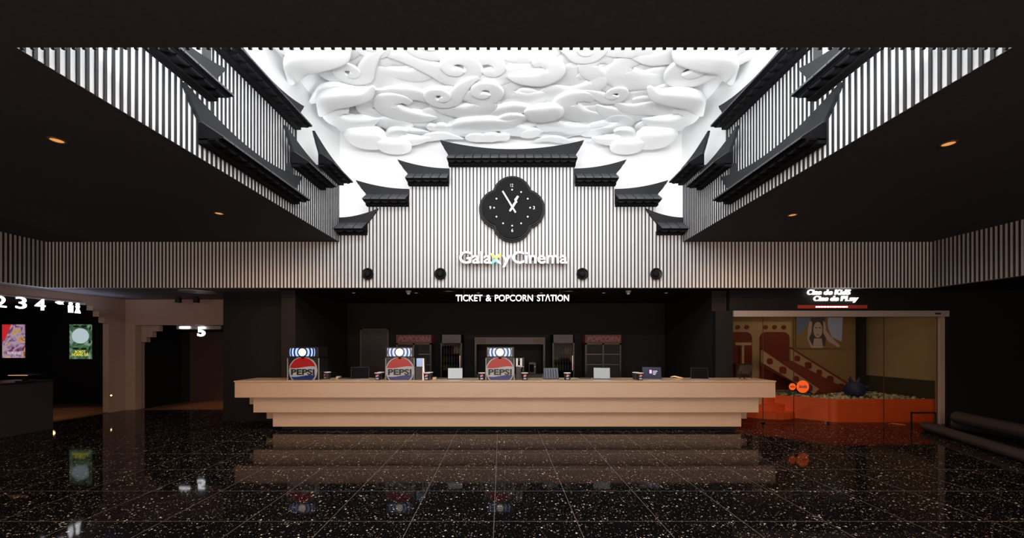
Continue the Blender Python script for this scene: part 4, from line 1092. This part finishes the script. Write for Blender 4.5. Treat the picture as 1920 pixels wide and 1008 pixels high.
# blue bouncy toy
x, y, z = 8.05, 9.35, .46
tb = empty('blue_hopper_toy', (x, y, z), 'dark blue round bouncer toy with ears lying on the balls', 'toy')
MB().lathe([(.21*math.sin(PI*k/14)+1e-4, .19-.19*math.cos(PI*k/14)) for k in range(15)], x, y, z, 'blueplush', 28).build('body', parent=tb, smooth=True, angle=180)
for sx in (-1, 1): MB().tube([(x+sx*.06,y,z+.34),(x+sx*.11,y,z+.44),(x+sx*.10,y,z+.52)], [.045,.035,.008], 'blueplush', 10).build('ear', parent=tb, smooth=True)
MB().tube([(x+.12,y-.12,z+.25),(x+.2,y-.14,z+.27),(x+.25,y-.12,z+.24)], [.05,.04,.02], 'blueplush', 10).build('snout', parent=tb, smooth=True)
# slide
sl = empty('play_slide', (7.2, 9.9, .5), 'cream slide with dark red holes running down into the ball pit', 'slide')
def stringer(x0, z0, x1, z1, y, holes, nm='side_panel'):
    n = 10; 
    MB().prism([(x0, z0), (x1, z1), (x1-.12, z1-.12), (x0, z0-.30)], y, y+.06, 'y', 'playcream').build(nm, parent=sl)
    MB().prism([(x0, z0+.035), (x1+.03, z1+.035), (x1, z1), (x0, z0)], y-.01, y+.07, 'y', 'playred').build('top_rail', parent=sl)
    for k in range(holes):
        u = (k+.6)/(holes+.4); cx_ = x0+(x1-x0)*u; cz_ = z0+(z1-z0)*u-.145; rr = .085 if k % 2 else .07
        poly = [(cx_+rr*(abs(math.cos(t))**.6)*(1 if math.cos(t) > 0 else -1), cz_-.1*rr*math.cos(t)+rr*(abs(math.sin(t))**.6)*(1 if math.sin(t) > 0 else -1)) for t in [2*PI*i/20+.0001 for i in range(20)]]
        MB().prism(poly, y-.012, y-.002, 'y', 'playred').build('round_hole', parent=sl)
stringer(5.95, 1.58, 7.30, .66, 9.45, 4)
stringer(7.15, 1.60, 8.66, .65, 10.2, 5)
MB().add([(5.95,9.52,1.25),(7.3,9.52,.56),(8.6,10.18,.56),(7.15,10.18,1.3),(5.95,9.52,1.2),(7.3,9.52,.52),(8.6,10.18,.52),(7.15,10.18,1.25)], [(0,1,2,3),(7,6,5,4),(0,4,5,1),(1,5,6,2),(2,6,7,3),(3,7,4,0)], 'playred').build('chute', parent=sl)
# arcade play wall
pw = empty('play_wall', (6.1, 10.3, 0), 'cream play wall with arched dark openings behind the glass on the left', 'play structure')
yy = 10.3
MB().box(wx(1352,yy), wx(1484,yy), yy, yy+.1, .5, wz(603,yy), 'playcream').build('panel', parent=pw)
for a, b_ in ((1360, 1409), (1424, 1479)):
    x0_, x1_ = wx(a,yy), wx(b_,yy); zt_ = wz(622,yy); rr = .16; q = [(x0_, .55)]
    for k in range(7): t = PI-k*PI/12; q.append((x0_+rr+rr*math.cos(t), zt_-rr+rr*math.sin(t)))
    for k in range(7): t = PI/2-k*PI/12; q.append((x1_-rr+rr*math.cos(t), zt_-rr+rr*math.sin(t)))
    q.append((x1_, .55)); MB().prism(q, yy-.03, yy-.002, 'y', 'playred').build('arched_opening', parent=pw)
for p in (1383, 1400, 1435, 1452, 1469):
    MB().lathe([(.001,0),(.055,0),(.055,-.02),(.001,-.02)], wx(p,yy), yy-.002, wz(613,yy), 'playred', 20, 'y').build('porthole', parent=pw)
MB().box(wx(1377,10.1), wx(1407,10.1), 10.05, 10.15, wz(647,10.1), wz(641.5,10.1), 'maple').build('top_bar', parent=pw)
MB().box(wx(1390,10.1), wx(1394,10.1), 10.07, 10.13, .5, wz(647,10.1), 'maple').build('post', parent=pw)
MB().box(wx(1378,10.1), wx(1407,10.1), 10.05, 10.15, wz(716,10.1), wz(681,10.1), 'brownlow').build('lower_box', parent=pw)
# screen reflection of a person, built as flat pieces on the back wall
yy = 10.56
M['reflblue'] = mat('reflection_blue', (.10,.11,.16), .5, emis=(.16,.17,.26), estr=.15)
M['reflskin'] = mat('reflection_skin', (.30,.2,.17), .5, emis=(.40,.28,.25), estr=.18)
M['reflhair'] = mat('reflection_hair', (.05,.04,.035), .5, emis=(.10,.08,.07), estr=.1)
M['reflpale'] = mat('reflection_pale', (.25,.26,.34), .5, emis=(.35,.36,.48), estr=.15)
pc = empty('screen_reflection', (wx(1545,yy), yy, wz(652,yy)), 'dim screen reflection built as a flat panel, long-haired person holding their head in both hands', 'reflection')
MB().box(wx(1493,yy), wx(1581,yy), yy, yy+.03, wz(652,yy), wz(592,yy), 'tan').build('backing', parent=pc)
def refl(p, m, nm, d): MB().prism([(wx(a,yy), wz(b_,yy)) for a, b_ in p], yy-d-.003, yy-d, 'y', m).build(nm, parent=pc)
refl([(1494,595),(1520,595),(1512,612),(1500,628),(1494,630)], 'reflblue', 'background_patch', 0)
refl([(1552,595),(1580,595),(1578,640),(1560,632),(1552,612)], 'reflpale', 'background_patch', 0)
refl([(1520,596),(1545,594),(1549,620),(1547,648),(1520,650),(1514,630)], 'reflhair', 'hair', .004)
refl([(1533+8.5*math.cos(t), 618+15*math.sin(t)) for t in [2*PI*k/20 for k in range(20)]], 'reflskin', 'face', .008)
refl([(1526,634),(1540,634),(1543,652),(1523,652)], 'reflskin', 'neck', .007)
refl([(1517,600),(1522,604),(1521,622),(1516,634),(1525,652),(1520,652),(1513,636),(1514,616)], 'reflskin', 'hand', .011)
refl([(1543,600),(1547,606),(1548,620),(1560,634),(1575,648),(1571,651),(1552,640),(1543,624)], 'reflskin', 'arm', .011)
for a in (1529.5, 1536.5): refl([(a-2,613),(a+2,613),(a+1.5,615),(a-1.5,615)], 'reflhair', 'eye', .012)
refl([(1531,626.5),(1535,626.5),(1534.5,628),(1531.5,628)], 'reflhair', 'mouth', .012)
lamp('shop_lamp', 'AREA', (7.2, 9.3, 2.9), 10, (1,.72,.42), 2.4, .5)
# ------------------------------------------------------------------ rolled vinyl mats on the right
def roll(p0, p1, r, label, m='vinyl'):
    p0, p1 = Vector(p0), Vector(p1); o = empty('rolled_mat', (p0.x, p0.y, 0), label, 'rolled mat', 'dark rolled mats on the floor at the right')
    MB().tube([p0+(p1-p0)*k/8 for k in range(9)], r, m, 32).build('roll', parent=o, smooth=True, angle=60)
    d = (p0-p1).normalized(); n = d.cross(Vector((0,0,1))).normalized(); pts = []
    for k in range(60):
        t = k/60*2*PI*3; rr = r*.95*(1-k/66)
        pts.append(p0+d*.006+n*(rr*math.cos(t))+Vector((0,0,1))*(rr*math.sin(t)))
    MB().tube(pts, .008, 'darkmetal', 6, up=tuple(d)).build('spiral_end', parent=o, smooth=True)
    return o
roll((8.25, 7.95, .09), (7.3, 5.4, .09), .09, 'long dark rolled mat lying lowest and nearest on the floor')
roll((8.83, 7.9, .27), (8.2, 5.6, .27), .12, 'thicker dark rolled mat resting on the two below')
roll((9.0, 8.1, .11), (9.3, 5.6, .11), .11, 'dark rolled mat lying against the others, farther right')
fr = empty('low_metal_frame', (8.15, 8.1, 0), 'thin dark metal frame standing at the end of the rolled mats', 'metal frame')
MB().box(8.12, 8.14, 8.1, 8.12, 0, .34, 'darkmetal').build('upright', parent=fr)
MB().box(8.12, 8.62, 8.1, 8.12, .31, .34, 'darkmetal').build('crossbar', parent=fr)
MB().box(8.60, 8.62, 8.1, 8.12, 0, .31, 'darkmetal').build('upright', parent=fr)
lm = empty('floor_litter', (wx(1682,8.55), 8.55, 0), 'small crumpled orange strip lying before the shop glass', 'litter')
MB().tube([(wx(1665,8.5),8.5,.012),(wx(1678,8.5),8.56,.02),(wx(1688,8.5),8.5,.01),(wx(1694,8.5),8.45,.012)], [.006,.012,.016,.006], 'litterorange', 8).build('strip', parent=lm, smooth=True)
